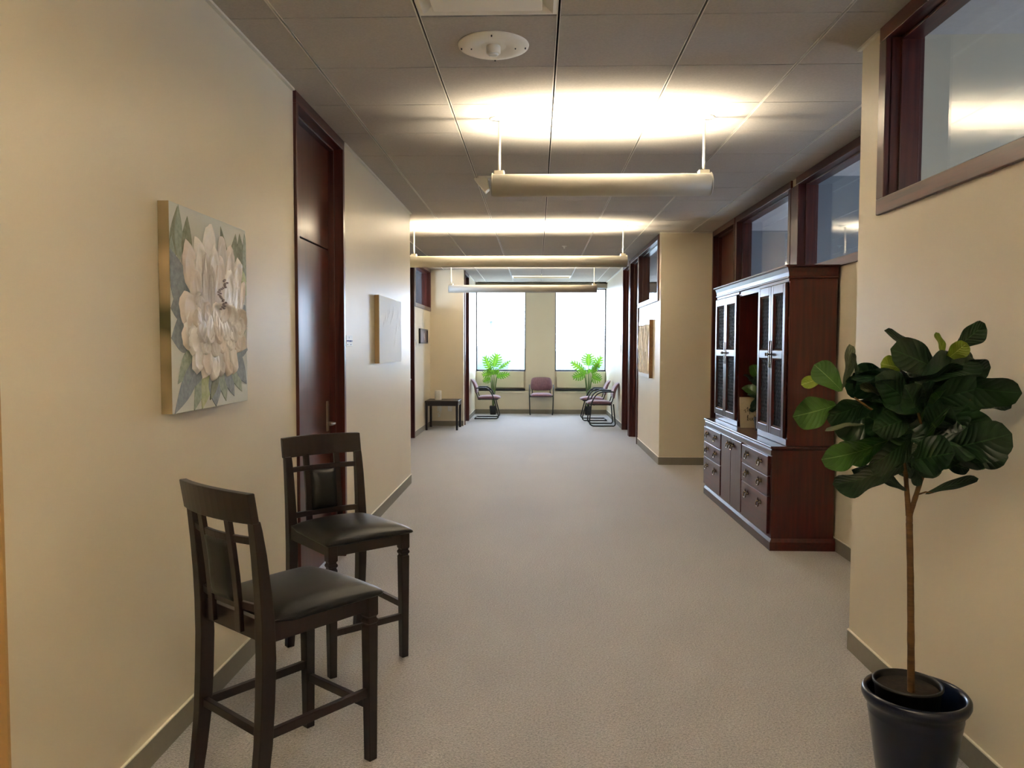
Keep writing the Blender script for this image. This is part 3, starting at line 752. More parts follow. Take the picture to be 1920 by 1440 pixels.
# ------------------------------------------------------------------ mauve waiting chairs
def make_guest_chair(label, rear_legs=False):
    t = thing('guest_chair', label, 'chair', group='mauve waiting chairs by the windows')
    r = .0125
    for s in (-1, 1):
        y = s * .262
        bm = BM()
        pts = [(-.255, y * .93, r), (.20, y * .93, r), (.235, y * .95, .05), (.135, y, .44), (.06, y, .585), (-.02, y, .640), (-.225, y, .640)]
        if rear_legs: pts = [(-.225, y * .9, .42), (-.262, y, .04), (-.24, y, r)] + [(.17, y, r), (.225, y, .06), (.19, y, .45), (.10, y, .60), (.0, y, .652), (-.235, y, .652)]
        tube(bm, arc(pts, .075, 6), r, n=12)
        mk(bm, 'side_frame', M['black_metal'], t)
        bm = BM(); zt = .652 if not rear_legs else .664
        hexa(bm, [(-.20, y - .016, zt - .002), (.0, y - .016, zt - .002), (.0, y + .016, zt - .002), (-.20, y + .016, zt - .002)], [(-.19, y - .013, zt + .005), (-.005, y - .013, zt + .005), (-.005, y + .013, zt + .005), (-.19, y + .013, zt + .005)])
        mk(bm, 'arm_pad', M['black_metal'], t, bevel=.005)
        bm = BM(); tube(bm, [(-.16, s * .20, .40), (-.205, s * .20, .47), (-.262, s * .19, .66), (-.300, s * .17, .78)], .011, n=10); mk(bm, 'back_support', M['black_metal'], t)
    for a, b, rr in (((-.255, -.245, r), (-.255, .245, r), r), ((.14, -.262, .405), (.14, .262, .405), .011), ((-.15, -.255, .405), (-.15, .255, .405), .011)):
        if rear_legs and a[0] == -.255: continue
        bm = BM(); tube(bm, [a, b], rr, n=12); mk(bm, 'cross_bar', M['black_metal'], t)
    bm = BM(); box(bm, -.20, .22, -.225, .225, .398, .415); mk(bm, 'seat_pan', M['black_metal'], t, bevel=.006)
    def cushion(name, fn, n=12):
        bm = BM(); A = []; B = []
        for j in range(n + 1):
            ra = []; rb = []
            for i in range(n + 1):
                u, v = i / n * 2 - 1, j / n * 2 - 1
                a, b = fn(u, v); ra.append(bm.verts.new(a)); rb.append(bm.verts.new(b))
            A.append(ra); B.append(rb)
        for j in range(n):
            for i in range(n):
                bm.faces.new((A[j][i], A[j][i + 1], A[j + 1][i + 1], A[j + 1][i])); bm.faces.new((B[j][i], B[j + 1][i], B[j + 1][i + 1], B[j][i + 1]))
            bm.faces.new((A[j][0], A[j + 1][0], B[j + 1][0], B[j][0])); bm.faces.new((A[j][n], B[j][n], B[j + 1][n], A[j + 1][n]))
        for i in range(n):
            bm.faces.new((A[0][i], B[0][i], B[0][i + 1], A[0][i + 1])); bm.faces.new((A[n][i], A[n][i + 1], B[n][i + 1], B[n][i]))
        return mk(bm, name, M['mauve'], t, smooth=True)
    def sq(u, v, k=.12):       # rounded-square footprint
        return u * (1 - k * v ** 4 * .6), v * (1 - k * u ** 4 * .6)
    def seat(u, v):
        a, b = sq(u, v); edge = (1 - abs(u) ** 5) * (1 - abs(v) ** 5)
        x = .025 + a * .245; y = b * .238
        drop = -.030 * max(0, (a - .45)) ** 1.5 - .014 * (1 - (a + 1) / 2)
        return (x, y, .452 + .038 * edge + drop), (x * .97, y * .96, .428 - .014 * edge + drop * .6)
    cushion('seat_cushion', seat)
    def back(u, v):            # u across, v up
        a, b = sq(u, v, .2); edge = (1 - abs(u) ** 5) * (1 - abs(v) ** 5)
        z = .665 + b * .148; lean = -.225 - (z - .52) * .30 - .03 * ((z - .66) / .15) ** 2 + .022 * a * a
        y = a * (.236 - .012 * b)
        return (lean + .030 * edge + .008, y, z), (lean - .022 * edge - .006, y * .985, z)
    cushion('back_cushion', back)
    return t
g1 = make_guest_chair('mauve armchair on a black sled frame below the left far window, facing right')
g1.location = (-1.015, 16.08, 0)
copy_thing(g1, (.105, 16.97, 0), -math.pi / 2, 'mauve armchair against the pier between the two far windows')
copy_thing(g1, (1.155, 15.80, 0), math.pi, 'mauve armchair at the right wall closer to the far window, behind another')
g4 = make_guest_chair('mauve armchair with four thin legs at the right wall, nearer the door', True)
g4.location = (1.215, 14.72, 0); g4.rotation_euler = (0, 0, math.pi)

# ------------------------------------------------------------------ end table, speaker, outlets
t = thing('end_table', 'small black wooden end table in the left alcove', 'table', (-1.690, 13.965, 0))
bm = BM(); box(bm, -.300, .300, -.31, .31, .495, .525); mk(bm, 'tabletop', M['black_table'] if 'black_table' in M else M['espresso'], t, bevel=.006)
for sx in (-1, 1):
    for sy in (-1, 1):
        bm = BM(); sweep_rect(bm, [(sx * .272, sy * .282, 0), (sx * .272, sy * .282, .496)], [.036, .044], [.036, .044]); mk(bm, 'leg', M['espresso'], t, bevel=.003)
for q in ((-.265, .265, -.296, -.278), (-.265, .265, .278, .296), (-.290, -.272, -.27, .27), (.272, .290, -.27, .27)):
    bm = BM(); box(bm, *q, .435, .496); mk(bm, 'apron', M['espresso'], t)
t = thing('speaker', 'white cylindrical speaker standing on the black end table', 'speaker', (-1.79, 13.97, .525))
bm = BM(); lathe(bm, [(.030, 0), (.056, .002), (.060, .010), (.060, .158), (.056, .168), (.045, .171), (.01, .171)], n=36); mk(bm, 'fabric_body', mat('white_speaker_knit', (226, 224, 218), rough=.8, bump=.3, bump_scale=500), t)
bm = BM(); lathe(bm, [(.0565, .0005), (.0608, .004), (.0608, .010), (.0565, .012)], n=36); mk(bm, 'base_ring', M['plate'], t)
def wall_plate(name, label, cat, loc, axis, w=.075, h=.118, kind='switch', group=None):
    """axis: direction the plate faces ('+x','-x','-y')"""
    rz = {'-y': 0, '+x': math.pi / 2, '-x': -math.pi / 2}[axis]
    t = thing(name, label, cat, loc, rz, group)
    bm = BM(); box(bm, -w / 2, w / 2, -.007, -.0005, -h / 2, h / 2); mk(bm, 'cover_plate', M['plate'], t, bevel=.003)
    if kind == 'switch':
        bm = BM(); hexa(bm, [(-.012, -.007, -.03), (.012, -.007, -.03), (.012, -.007, .03), (-.012, -.007, .03)], [(-.011, -.014, -.006), (.011, -.014, -.006), (.011, -.009, .028), (-.011, -.009, .028)]); mk(bm, 'rocker', M['white'], t)
    elif kind == 'outlet':
        for dz in (-.022, .022):
            bm = BM(); lathe(bm, [(.016, -.0095), (.0165, -.007)], (0, 0, dz), n=20, axis='y'); mk(bm, 'socket', M['white'], t)
    return t
wall_plate('wall_outlet', 'white wall outlet low on the alcove wall under the end table, right of the cable', 'outlet', (-1.63, 14.45, .335), '-y', kind='outlet')
t = wall_plate('power_outlet', 'white outlet with a plug and looped cable under the end table', 'outlet', (-1.83, 14.45, .335), '-y', kind='outlet')
bm = BM(); box(bm, -.025, .025, -.055, -.008, -.02, .05); mk(bm, 'plug_adapter', M['plate'], t, bevel=.006)
bm = BM(); tube(bm, arc([(0, -.05, .0), (.03, -.075, -.06), (-.035, -.07, -.11), (.04, -.06, -.14), (-.03, -.05, -.17), (.02, -.04, -.12), (.05, -.04, -.02), (.03, -.03, .13)], .04), .006, n=8); mk(bm, 'cable', M['plate'], t)
wall_plate('light_switch', 'white light switch left of the small dark picture in the left alcove', 'switch', (XALC, 12.72, 1.545), '+x')
wall_plate('light_switch', 'white light switch beside the carved twig panel on the right wall', 'switch', (XR, 11.70, 1.52), '-x')
wall_plate('light_switch', 'white light switch on the bright right wall above the mauve chairs', 'switch', (XR, 14.33, 1.46), '-x', h=.16)

# ------------------------------------------------------------------ credenza and hutch
XF = 1.728
cab = thing('credenza', 'dark cherry credenza with six drawers and a pair of doors, under the hutch', 'cabinet', (XF, 6.79, 0))
Y0_, Y1_ = -1.13, 1.13      # local y, near end negative
bm = BM(); box(bm, 0, .455, Y0_ + .02, Y1_ - .02, .085, .745)
mk(bm, 'body', M['cab'], cab, bevel=.002)
bm = BM(); z = .062
box(bm, -.012, .467, Y0_ + .006, Y1_ - .006, 0, z)
hexa(bm, [(-.012, Y0_ + .006, z), (.467, Y0_ + .006, z), (.467, Y1_ - .006, z), (-.012, Y1_ - .006, z)], [(.002, Y0_ + .018, .088), (.467, Y0_ + .018, .088), (.467, Y1_ - .018, .088), (.002, Y1_ - .018, .088)])
mk(bm, 'plinth', M['cab_y'], cab)
bm = BM(); box(bm, -.018, .467, Y0_, Y1_, .752, .772); box(bm, -.008, .46, Y0_ + .012, Y1_ - .012, .742, .752); mk(bm, 'countertop', M['cab_y'], cab, bevel=.005)
bm = BM(); box(bm, -.010, .003, Y0_ + .018, Y1_ - .018, .702, .742); mk(bm, 'frieze', M['cab_y'], cab, bevel=.002)
def pull(par, y, z, x=-.020, side=0):
    """brass bail pull: two rosettes and a hanging bail"""
    bm = BM()
    for s in (-1, 1):
        lathe(bm, [(.011, 0), (.012, -.004), (.007, -.010), (.006, -.018), (.001, -.020)], (x, y + s * .034, z), axis='x', n=14)
        tube(bm, [(x - .003, y + s * .034, z + .004), (x - .006, y + s * .036, z + .020), (x - .002, y + s * .038, z + .028)], [.006, .004, .001], n=8)
    tube(bm, arc([(x - .015, y - .034, z), (x - .020, y - .036, z - .020), (x - .021, y - .020, z - .034), (x - .021, y + .020, z - .034), (x - .020, y + .036, z - .020), (x - .015, y + .034, z)], .012), .0048, n=10)
    return mk(bm, 'bail_pull', M['brass'], par)
def front(name, a, b, z0, z1, m):
    bm = BM(); box(bm, -.020, .002, a, b, z0, z1); return mk(bm, name, m, cab, bevel=.004)
for a, b in ((-1.065, -.345), (.405, 1.105)):
    for z0, z1 in ((.545, .692), (.394, .541), (.112, .390)):
        d = front('drawer', a, b, z0, z1, M['cab_y'])
        zz = (z0 + z1) / 2 + .012 if z1 - z0 < .2 else z1 - .075
        pull(d, a + (b - a) * .26, zz); pull(d, a + (b - a) * .76, zz)
for a, b, py in ((-.322, .016, -.055), (.022, .360, .085)):
    d = front('door', a, b, .112, .700, M['cab'])
    pull(d, py, .640)

hu = thing('hutch', 'tall cherry hutch with two pairs of wire-mesh doors, standing on the credenza', 'cabinet', (1.83, 6.80, .7725))
HZ = 1.318                   # local height
E0, E1 = -1.115, 1.115
for a, b in ((E0, E0 + .022), (E1 - .022, E1), (-.402, -.380), (.265, .287)):
    bm = BM(); box(bm, 0.004, .345, a, b, 0, HZ - .09); mk(bm, 'side_panel', M['cab'], hu, bevel=.002)
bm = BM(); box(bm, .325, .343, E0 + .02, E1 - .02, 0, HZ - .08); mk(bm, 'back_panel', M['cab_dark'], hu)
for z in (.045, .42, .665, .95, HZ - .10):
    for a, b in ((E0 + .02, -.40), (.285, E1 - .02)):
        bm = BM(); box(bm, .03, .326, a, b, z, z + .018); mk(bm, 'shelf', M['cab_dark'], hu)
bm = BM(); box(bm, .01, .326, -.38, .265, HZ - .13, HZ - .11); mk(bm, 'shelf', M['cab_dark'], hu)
bm = BM(); cprof = [(.0, HZ - .098), (-.012, HZ - .092), (-.012, HZ - .084), (-.006, HZ - .078), (-.010, HZ - .05), (-.020, HZ - .018), (-.036, HZ - .010), (-.036, HZ)]
prev = None
for d, z in cprof:
    ring = [bm.verts.new(p) for p in ((d, E0 + d, z), (.345, E0 + d, z), (.345, E1 - d, z), (d, E1 - d, z))]
    if prev:
        for k in range(4): bm.faces.new((prev[k], prev[(k + 1) % 4], ring[(k + 1) % 4], ring[k]))
    else: bm.faces.new(ring[::-1])
    prev = ring
bm.faces.new(prev); mk(bm, 'cornice', M['cab_y'], hu)
for a, b, c, d, e in ((E0, -.380, .002, .048, -.004), (.265, E1, .002, .048, -.004), (E0, -.380, HZ - .118, HZ - .096, -.004), (.265, E1, HZ - .118, HZ - .096, -.004), (-.38, .265, HZ - .14, HZ - .096, .004)):
    bm = BM(); box(bm, e, .02, a, b, c, d); mk(bm, 'face_rail', M['cab_y'], hu, bevel=.002)
M['mesh'] = mat('black_wire_mesh', (34, 38, 40), rough=.5, metal=.5)
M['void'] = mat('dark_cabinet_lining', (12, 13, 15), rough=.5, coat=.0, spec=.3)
def mesh_door(a, b, knob_side):
    z0, z1 = .054, HZ - .124; w = .052; zm = .668
    bm = BM(); fx0, fx1 = -.022, 0
    box(bm, fx0, fx1, a, a + w, z0, z1); box(bm, fx0, fx1, b - w, b, z0, z1)
    for c, d in ((z0, z0 + .06), (z1 - .07, z1), (zm - .032, zm + .032)): box(bm, fx0, fx1, a + w, b - w, c, d)
    d_ = mk(bm, 'door', M['cab'], hu, bevel=.004)
    # moulded inner lip, sloping inwards
    bm = BM()
    for c, e in ((z0 + .06, zm - .032), (zm + .032, z1 - .07)):
        o_ = [bm.verts.new((fx0 + .001, yy, zz)) for yy, zz in ((a + w, c), (b - w, c), (b - w, e), (a + w, e))]
        i_ = [bm.verts.new((fx1 - .004, yy, zz)) for yy, zz in ((a + w + .014, c + .014), (b - w - .014, c + .014), (b - w - .014, e - .014), (a + w + .014, e - .014))]
        for k in range(4): bm.faces.new((o_[k], o_[(k + 1) % 4], i_[(k + 1) % 4], i_[k]))
    mk(bm, 'moulding', M['cab'], d_)
    bm = BM(); st = .034
    for c, e in ((z0 + .05, zm - .025), (zm + .025, z1 - .06)):
        y0, y1 = a + w - .004, b - w + .004; hgt = e - c
        for sgn in (1, -1):
            k = -int(hgt / st) - 2
            while k * st < (y1 - y0) + hgt * .6:
                # diagonal wire clipped to the opening
                ys = y0 + k * st; seg = []
                for q in range(0, 61):
                    zz = c + hgt * q / 60; yy = ys + (zz - c) * .55 if sgn > 0 else y1 - (ys - y0) - (zz - c) * .55
                    if y0 <= yy <= y1: seg.append((yy, zz))
                if len(seg) > 2:
                    (ya, za), (yb_, zb) = seg[0], seg[-1]; tk = .0016; xx = -.006
                    hexa(bm, [(xx - tk, ya - tk, za), (xx + tk, ya - tk, za), (xx + tk, ya + tk, za), (xx - tk, ya + tk, za)], [(xx - tk, yb_ - tk, zb), (xx + tk, yb_ - tk, zb), (xx + tk, yb_ + tk, zb), (xx - tk, yb_ + tk, zb)])
                k += 1
    mk(bm, 'wire_mesh', M['mesh'], d_)
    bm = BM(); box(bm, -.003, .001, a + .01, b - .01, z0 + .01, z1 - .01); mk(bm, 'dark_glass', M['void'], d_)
    ky = (b - .022) if knob_side > 0 else (a + .022)
    bm = BM()
    sweep_rect(bm, [(fx0 - .002, ky, zm - .105), (fx0 - .002, ky, zm - .06), (fx0 - .002, ky, zm - .03), (fx0 - .002, ky, zm), (fx0 - .002, ky, zm + .03), (fx0 - .002, ky, zm + .06), (fx0 - .002, ky, zm + .105)], .004, [.004, .014, .010, .024, .010, .014, .004])
    lathe(bm, [(.005, -.002), (.005, -.018), (.013, -.024), (.013, -.030), (.004, -.034)], (fx0, ky, zm), axis='x', n=16)
    mk(bm, 'knob', M['brass'], d_)
for a, b, k in ((-1.092, -.752, 1), (-.748, -.404, -1), (.290, .690, 1), (.694, 1.094, -1)):
    mesh_door(a, b, k)

# sign and small plant in the open bay of the hutch
t = thing('wooden_sign', 'beige board sign with black script leaning inside the open bay of the hutch', 'sign', (1.935, 6.955, .7725), math.radians(-3))
bm = BM(); th = .012
lean = .06
hexa(bm, [(-.105, 0, 0), (.105, 0, 0), (.105, th, 0), (-.105, th, 0)], [(-.105, lean, .272), (.105, lean, .272), (.105, lean + th, .272), (-.105, lean + th, .272)])
mk(bm, 'board', mat('beige_sign_board', (190, 174, 148), rough=.8), t, bevel=.002)
bm = BM()
def stroke(pts, r=.0022):
    tube(bm, arc([(x, lean * z / .272 - .0006, z) for x, z in pts], .012, 3), r, n=6)
stroke([(-.070, .150), (-.058, .163), (-.054, .150), (-.062, .138), (-.048, .140)])
stroke([(-.044, .166), (-.034, .188), (-.036, .160), (-.040, .146), (-.028, .152)])
stroke([(-.022, .164), (-.020, .120)]); stroke([(-.021, .156), (-.008, .166), (-.006, .150), (-.020, .146)])
stroke([(.002, .148), (.014, .196), (.008, .188), (.010, .150), (.020, .148)])
stroke([(.022, .148), (.034, .200), (.026, .188), (.030, .146), (.044, .152), (.050, .172), (.052, .160)])
stroke([(-.044, .064), (-.034, .116), (-.042, .104), (-.040, .066), (-.026, .070), (-.030, .088), (-.040, .086)])
stroke([(-.016, .088), (-.018, .066), (-.004, .066), (-.002, .090)])
stroke([(.022, .110), (.020, .066), (.004, .066), (.006, .088), (.020, .086)])
mk(bm, 'lettering', mat('dark_brown_ink', (52, 44, 36), rough=.7), t)

# ------------------------------------------------------------------ leaf builder
def leaf(bm, base, tip, width, roll=0.0, mi=0, prof='fiddle', bend=.06, fold=.22, seed=0, nrm=(0, -1, 0)):
    """one leaf from base to tip; nrm = direction its face looks before rolling"""
    B, T_ = Vector(base), Vector(tip); ax = T_ - B; L_ = ax.length; ax.normalize()
    n = Vector(nrm); n = (n - ax * n.dot(ax))
    if n.length < .05: n = Vector((0, 0, 1)) - ax * ax.z
    n.normalize(); n = Matrix.Rotation(math.radians(roll), 3, ax) @ n
    s = ax.cross(n); rnd = random.Random(seed); ph = rnd.uniform(0, 6.28); wav = rnd.uniform(.05, .11) * width
    uvl = bm.loops.layers.uv.verify()
    NU, NV = 8, 18; grid = []
    for j in range(NV + 1):
        v = j / NV
        if v < .68: q = v / .68; w = .30 + .70 * (q * q * (3 - 2 * q))
        else: w = max(0, 1 - ((v - .68) / .32) ** 2.2) ** .5
        w = max(.03, w * min(1, (v / .07) ** .7))
        row = []
        for i in range(NU + 1):
            u = i / NU * 2 - 1
            p = B + ax * (L_ * v) + s * (u * w * width / 2) + n * (-bend * L_ * (v - .5) ** 2 * 4 * .5 + abs(u) * w * width * .5 * fold + wav * abs(u) * w * math.sin(v * 11 + ph + (1.3 if u > 0 else 0)))
            row.append((bm.verts.new(p), (u * .5 + .5, v)))
        grid.append(row)
    for j in range(NV):
        for i in range(NU):
            q = (grid[j][i], grid[j][i + 1], grid[j + 1][i + 1], grid[j + 1][i])
            f = bm.faces.new([a[0] for a in q]); f.material_index = mi; f.smooth = True
            for lp, a in zip(f.loops, q): lp[uvl].uv = a[1]

def mk_leaves(bm, name, mats, parent):
    me = bpy.data.meshes.new(name); bm.to_mesh(me); bm.free()
    for m in mats: me.materials.append(m)
    o = bpy.data.objects.new(name, me); COL.objects.link(o); o.parent = parent
    return o

# small plant in the hutch bay
t = thing('potted_plant', 'small leafy green plant beside the sign in the open bay of the hutch', 'plant', (1.945, 6.68, .7725))
bm = BM(); lathe(bm, [(.05, 0), (.062, .006), (.074, .11), (.078, .118), (.070, .118), (.066, .10)], n=28); mk(bm, 'pot', M['black_pot'], t)
bm = BM(); lathe(bm, [(.01, .098), (.064, .098), (.066, .104), (.01, .106)], n=24); mk(bm, 'soil', M['soil'], t)
bm = BM(); tube(bm, [(0, 0, .1), (-.01, .0, .22), (-.015, -.005, .34), (-.02, 0, .46)], .007, n=8); mk(bm, 'stem', M['stem'], t)
bm = BM()
for k, (b, tp, w, r, mi) in enumerate((
    ((-.02, 0, .40), (-.06, .10, .575), .13, 10, 1), ((-.02, .0, .36), (-.09, .25, .49), .085, 35, 0), ((-.02, .0, .30), (-.085, .29, .385), .115, 10, 1), ((-.02, .0, .38), (-.04, .16, .47), .12, -10, 0), ((-.02, .0, .28), (-.06, .17, .33), .11, 15, 0),
    ((-.015, 0, .24), (-.10, .06, .17), .06, -20, 0), ((-.02, 0, .42), (.07, .02, .55), .11, -15, 1), ((-.015, 0, .30), (.11, .03, .36), .11, 15, 0),
    ((-.015, 0, .26), (-.06, -.06, .32), .10, 0, 0), ((-.015, 0, .38), (-.08, -.02, .47), .11, 20, 0), ((-.01, 0, .2), (-.09, .03, .25), .10, -15, 0), ((-.01, 0, .34), (.02, -.09, .42), .11, 0, 1))):
    leaf(bm, b, tp, w, r, mi, seed=k)
mk_leaves(bm, 'foliage', [M['ficus'], M['ficus_mid']], t)

# ------------------------------------------------------------------ fiddle-leaf tree in the blue pot
FX, FY = 1.315, 2.66
t = thing('potted_fiddle_leaf_tree', 'tall fiddle-leaf tree in a navy blue pot by the right wall', 'plant', (FX, FY, 0))
bm = BM(); lathe(bm, [(.085, .0), (.112, .004), (.120, .02), (.150, .225), (.1515, .232), (.150, .240), (.1535, .252), (.1545, .262), (.166, .272), (.172, .286), (.171, .302), (.164, .311), (.155, .308), (.150, .296), (.146, .27), (.116, .03), (.05, .022)], n=64)
mk(bm, 'pot', M['blue_pot'], t)
bm = BM(); c = (-.022, .012, 0)
lathe(bm, [(.06, .03), (.085, .035), (.106, .325), (.112, .327), (.112, .336), (.106, .337), (.102, .325), (.100, .30)], c, n=48); mk(bm, 'nursery_pot', M['black_pot'], t)
bm = BM(); lathe(bm, [(.004, .322), (.05, .320), (.103, .314), (.103, .30), (.004, .30)], c, n=40); mk(bm, 'soil', M['soil'], t)
bm = BM(); rnd = random.Random(3)
def knobby(pts, r):
    out = []; rr = []
    P = [Vector(p) for p in pts]
    for a, b, ra, rb in zip(P, P[1:], r, r[1:]):
        for k in range(8):
            q = k / 8; out.append(a.lerp(b, q)); rr.append((ra + (rb - ra) * q) * (1.06 if k == 0 else rnd.uniform(.96, 1.03)))
    out.append(P[-1]); rr.append(r[-1]); return out, rr
o_ = Vector((FX, FY, 0))
for pts, r in (
    ([(1.287, 2.632, .30), (1.279, 2.628, .50), (1.270, 2.625, .72), (1.260, 2.622, .90), (1.258, 2.62, .945)], [.0125, .0115, .0105, .0105, .011]),
    ([(1.257, 2.62, .93), (1.249, 2.62, 1.00), (1.240, 2.615, 1.07), (1.21, 2.60, 1.18), (1.15, 2.58, 1.26), (1.05, 2.58, 1.33)], [.010, .008, .007, .006, .005, .003]),
    ([(1.259, 2.62, .93), (1.276, 2.62, .99), (1.297, 2.62, 1.064), (1.315, 2.62, 1.20), (1.335, 2.61, 1.34), (1.355, 2.61, 1.45)], [.009, .008, .0075, .007, .005, .003]),
    ([(1.280, 2.62, 1.00), (1.305, 2.61, 1.012), (1.325, 2.60, 1.012)], [.003, .0025, .002]),
    ([(1.305, 2.62, 1.13), (1.27, 2.57, 1.22), (1.23, 2.54, 1.32)], [.006, .005, .003]),
    ([(1.32, 2.62, 1.22), (1.37, 2.57, 1.28), (1.40, 2.53, 1.33)], [.006, .005, .003])):
    a, b = knobby(pts, r); tube(bm, [p - o_ for p in a], b, n=12)
mk(bm, 'trunk', M['bark'], t, smooth=True)
bm = BM()
for k, (b, tp, w, r, kd) in enumerate(FIG_LEAVES):
    w *= 1.06; b, tp = Vector(b), Vector(tp); tp = b + (tp - b) * (1.0 if (b + (tp - b) * 1.05).x > 1.52 else 1.05)
    leaf(bm, b - o_, tp - o_, w, r, kd, seed=k, bend=.10 if kd != 1 else .02, fold=.20)
rnd = random.Random(21)
for k in range(34):            # inner leaves of the crown, radiating from the branches
    c = Vector((1.285 + rnd.uniform(-.10, .10), 2.60 + rnd.uniform(-.06, .06), rnd.uniform(1.10, 1.40)))
    az = rnd.uniform(0, 6.283); el = rnd.uniform(-.5, .5); L_ = rnd.uniform(.17, .24)
    d = Vector((math.cos(az) * math.cos(el), math.sin(az) * math.cos(el) * .8, math.sin(el)))
    e = c + d * L_
    if e.x > 1.50: e.x = 1.50
    if c.x > 1.46: c.x = 1.46
    leaf(bm, c - o_, e - o_, rnd.uniform(.11, .15), rnd.uniform(-50, 50), 0 if rnd.random() < .9 else 3, seed=100 + k, bend=.10, fold=.2)
mk_leaves(bm, 'foliage', [M['ficus'], M['ficus_young'], M['ficus_pale'], M['ficus_mid']], t)

# ------------------------------------------------------------------ monsteras at the far windows
def monstera_leaf(bm, base, tip, width, nrm, droop=.05):
    B, T_ = Vector(base), Vector(tip); ax = T_ - B; L_ = ax.length; ax.normalize()
    n = Vector(nrm); n = n - ax * n.dot(ax)
    if n.length < .05: n = Vector((0, 0, 1)) - ax * ax.z
    n.normalize(); s = ax.cross(n); uvl = bm.loops.layers.uv.verify()
    def P(u, v): return B + ax * (L_ * v) + s * (u * width / 2) - n * (droop * (abs(u) ** 2 + max(0, v - .5) ** 2 * 2) * width)
    def face(c):
        f = bm.faces.new([bm.verts.new(P(*a)) for a in c]); f.smooth = False
        for lp, a in zip(f.loops, c): lp[uvl].uv = (a[0] * .5 + .5, max(0, min(1, a[1])))
    env = lambda v: math.sin(math.pi * min(1, max(0, v)) ** .75) ** .7 if 0 < v < 1 else 0
    for sg in (-1, 1):
        K = 6
        for k in range(K):
            v0, v1 = k / K * .92, (k + 1) / K * .92
            i0, i1 = sg * .36 * max(.3, env(v0 + .02)), sg * .36 * max(.15, env(v1))
            face([(0, v0), (i0, v0), (i1, v1), (0, v1)])
            vm = (v0 + v1) / 2; adv = .10 + .05 * k / K; e = max(.35, env(vm + .03))
            a, b = v0 + .010, v1 - .038
            ia, ib = i0 + (i1 - i0) * .05, i0 + (i1 - i0) * .85
            mo = sg * .78 * e
            face([(ia, a), (mo, a + adv * .55), (mo, b + adv * .55), (ib, b)])
            face([(mo, a + adv * .55), (sg * 1.0 * e, a + adv * 1.0), (sg * .97 * e, b + adv * .85), (mo, b + adv * .55)])
    face([(-.05, .92), (.05, .92), (.0, 1.06)])
def monstera(x, y, label, leaves):
    t = thing('potted_monstera', label, 'plant', (x, y, 0), 0, 'split-leaf plants at the far windows')
    bm = BM(); sweep_rect(bm, [(0, 0, 0), (0, 0, .19)], [.125, .155], [.125, .155]); mk(bm, 'pot', M['black_pot'], t, bevel=.012)
    bm = BM(); box(bm, -.068, .068, -.068, .068, .185, .193); mk(bm, 'soil', M['soil'], t)
    bs = BM(); bl = BM()
    for k, (b, tp, w) in enumerate(leaves):
        b = Vector(b); a = Vector((b.x * .12, b.y * .1, .19)); c = a.lerp(b, .6) + Vector((-b.x * .22, 0, .03))
        q = [a * (1 - s_) ** 2 + c * 2 * s_ * (1 - s_) + b * s_ * s_ for s_ in [i / 8 for i in range(9)]]
        tube(bs, q, [.011 - .0007 * i for i in range(9)], n=8)
        monstera_leaf(bl, b, tp, w, (.25 * (b.x > 0) - .12, -1, .45))
    mk(bs, 'stems', M['stem'], t); mk_leaves(bl, 'foliage', [M['monstera']], t)
    return t
monstera(-.955, 16.93, 'split-leaf plant in a black pot in front of the left far window', [
    ((.02, -.05, 1.05), (.10, -.10, 1.35), .30), ((-.05, .0, .98), (-.20, .02, 1.30), .22), ((.12, .0, 1.00), (.40, .02, 1.20), .10),
    ((-.04, -.05, .92), (-.24, -.10, .86), .26), ((.02, -.10, .88), (.02, -.20, .98), .26), ((.08, -.06, .84), (.38, -.10, .90), .17),
    ((-.02, .04, .90), (-.10, -.10, 1.02), .22), ((.05, -.08, .90), (.14, -.18, .98), .22), ((-.06, -.04, .80), (-.22, -.12, .72), .18)])
monstera(1.130, 16.93, 'split-leaf plant in a black pot in front of the right far window', [
    ((.0, -.05, 1.08), (.0, -.10, 1.36), .34), ((-.10, .0, .98), (-.40, .0, 1.18), .20), ((.12, .0, 1.00), (.30, .02, 1.30), .20),
    ((.10, -.02, .98), (.24, -.04, 1.14), .16), ((-.08, -.06, .90), (-.36, -.12, .82), .24), ((.08, -.06, .86), (.28, -.12, .76), .28),
    ((.02, -.10, .92), (.0, -.20, 1.02), .24), ((-.06, -.08, .92), (-.18, -.14, 1.00), .22), ((.06, -.06, .94), (.18, -.14, 1.00), .22)])

# ------------------------------------------------------------------ pictures on the walls
# big flower canvas: local x runs along the wall away from the camera, local -y faces the corridor
CW, CH, CT = .735, .775, .042
t = thing('flower_canvas', 'large canvas with a thick white painted flower and grey-green leaves, near left wall', 'painting', (XL + .001, 2.770, 1.245), math.pi / 2)
M['art_bg'] = mat('pale_blue_cream_ground', (214, 222, 226), rough=.7, var=(214, 212, 200), noise_scale=1.6, var_scale=(1, 1, 1.6), detail=2)
M['art_edge'] = mat('olive_and_cream_edge', (192, 168, 128), rough=.7, var=(72, 70, 38), noise_scale=3.2, var_scale=(1, 1, 1.3), detail=1)
bm = BM(); box(bm, 0, CW, -CT, 0, 0, CH); cv = mk(bm, 'canvas', [M['art_bg'], M['art_edge']], t, bevel=.0015)
for p in cv.data.polygons:
    if abs(p.normal.x) > .9: p.material_index = 1
A_COL = [mat('art_olive', (122, 130, 104), rough=.6, var=(146, 152, 128)), mat('art_blue_grey', (150, 160, 168), rough=.6, var=(128, 138, 146)), mat('art_sage', (168, 180, 164), rough=.6, var=(142, 154, 138)), mat('art_light_green', (170, 182, 136), rough=.6, var=(190, 198, 160))]
bm = BM()
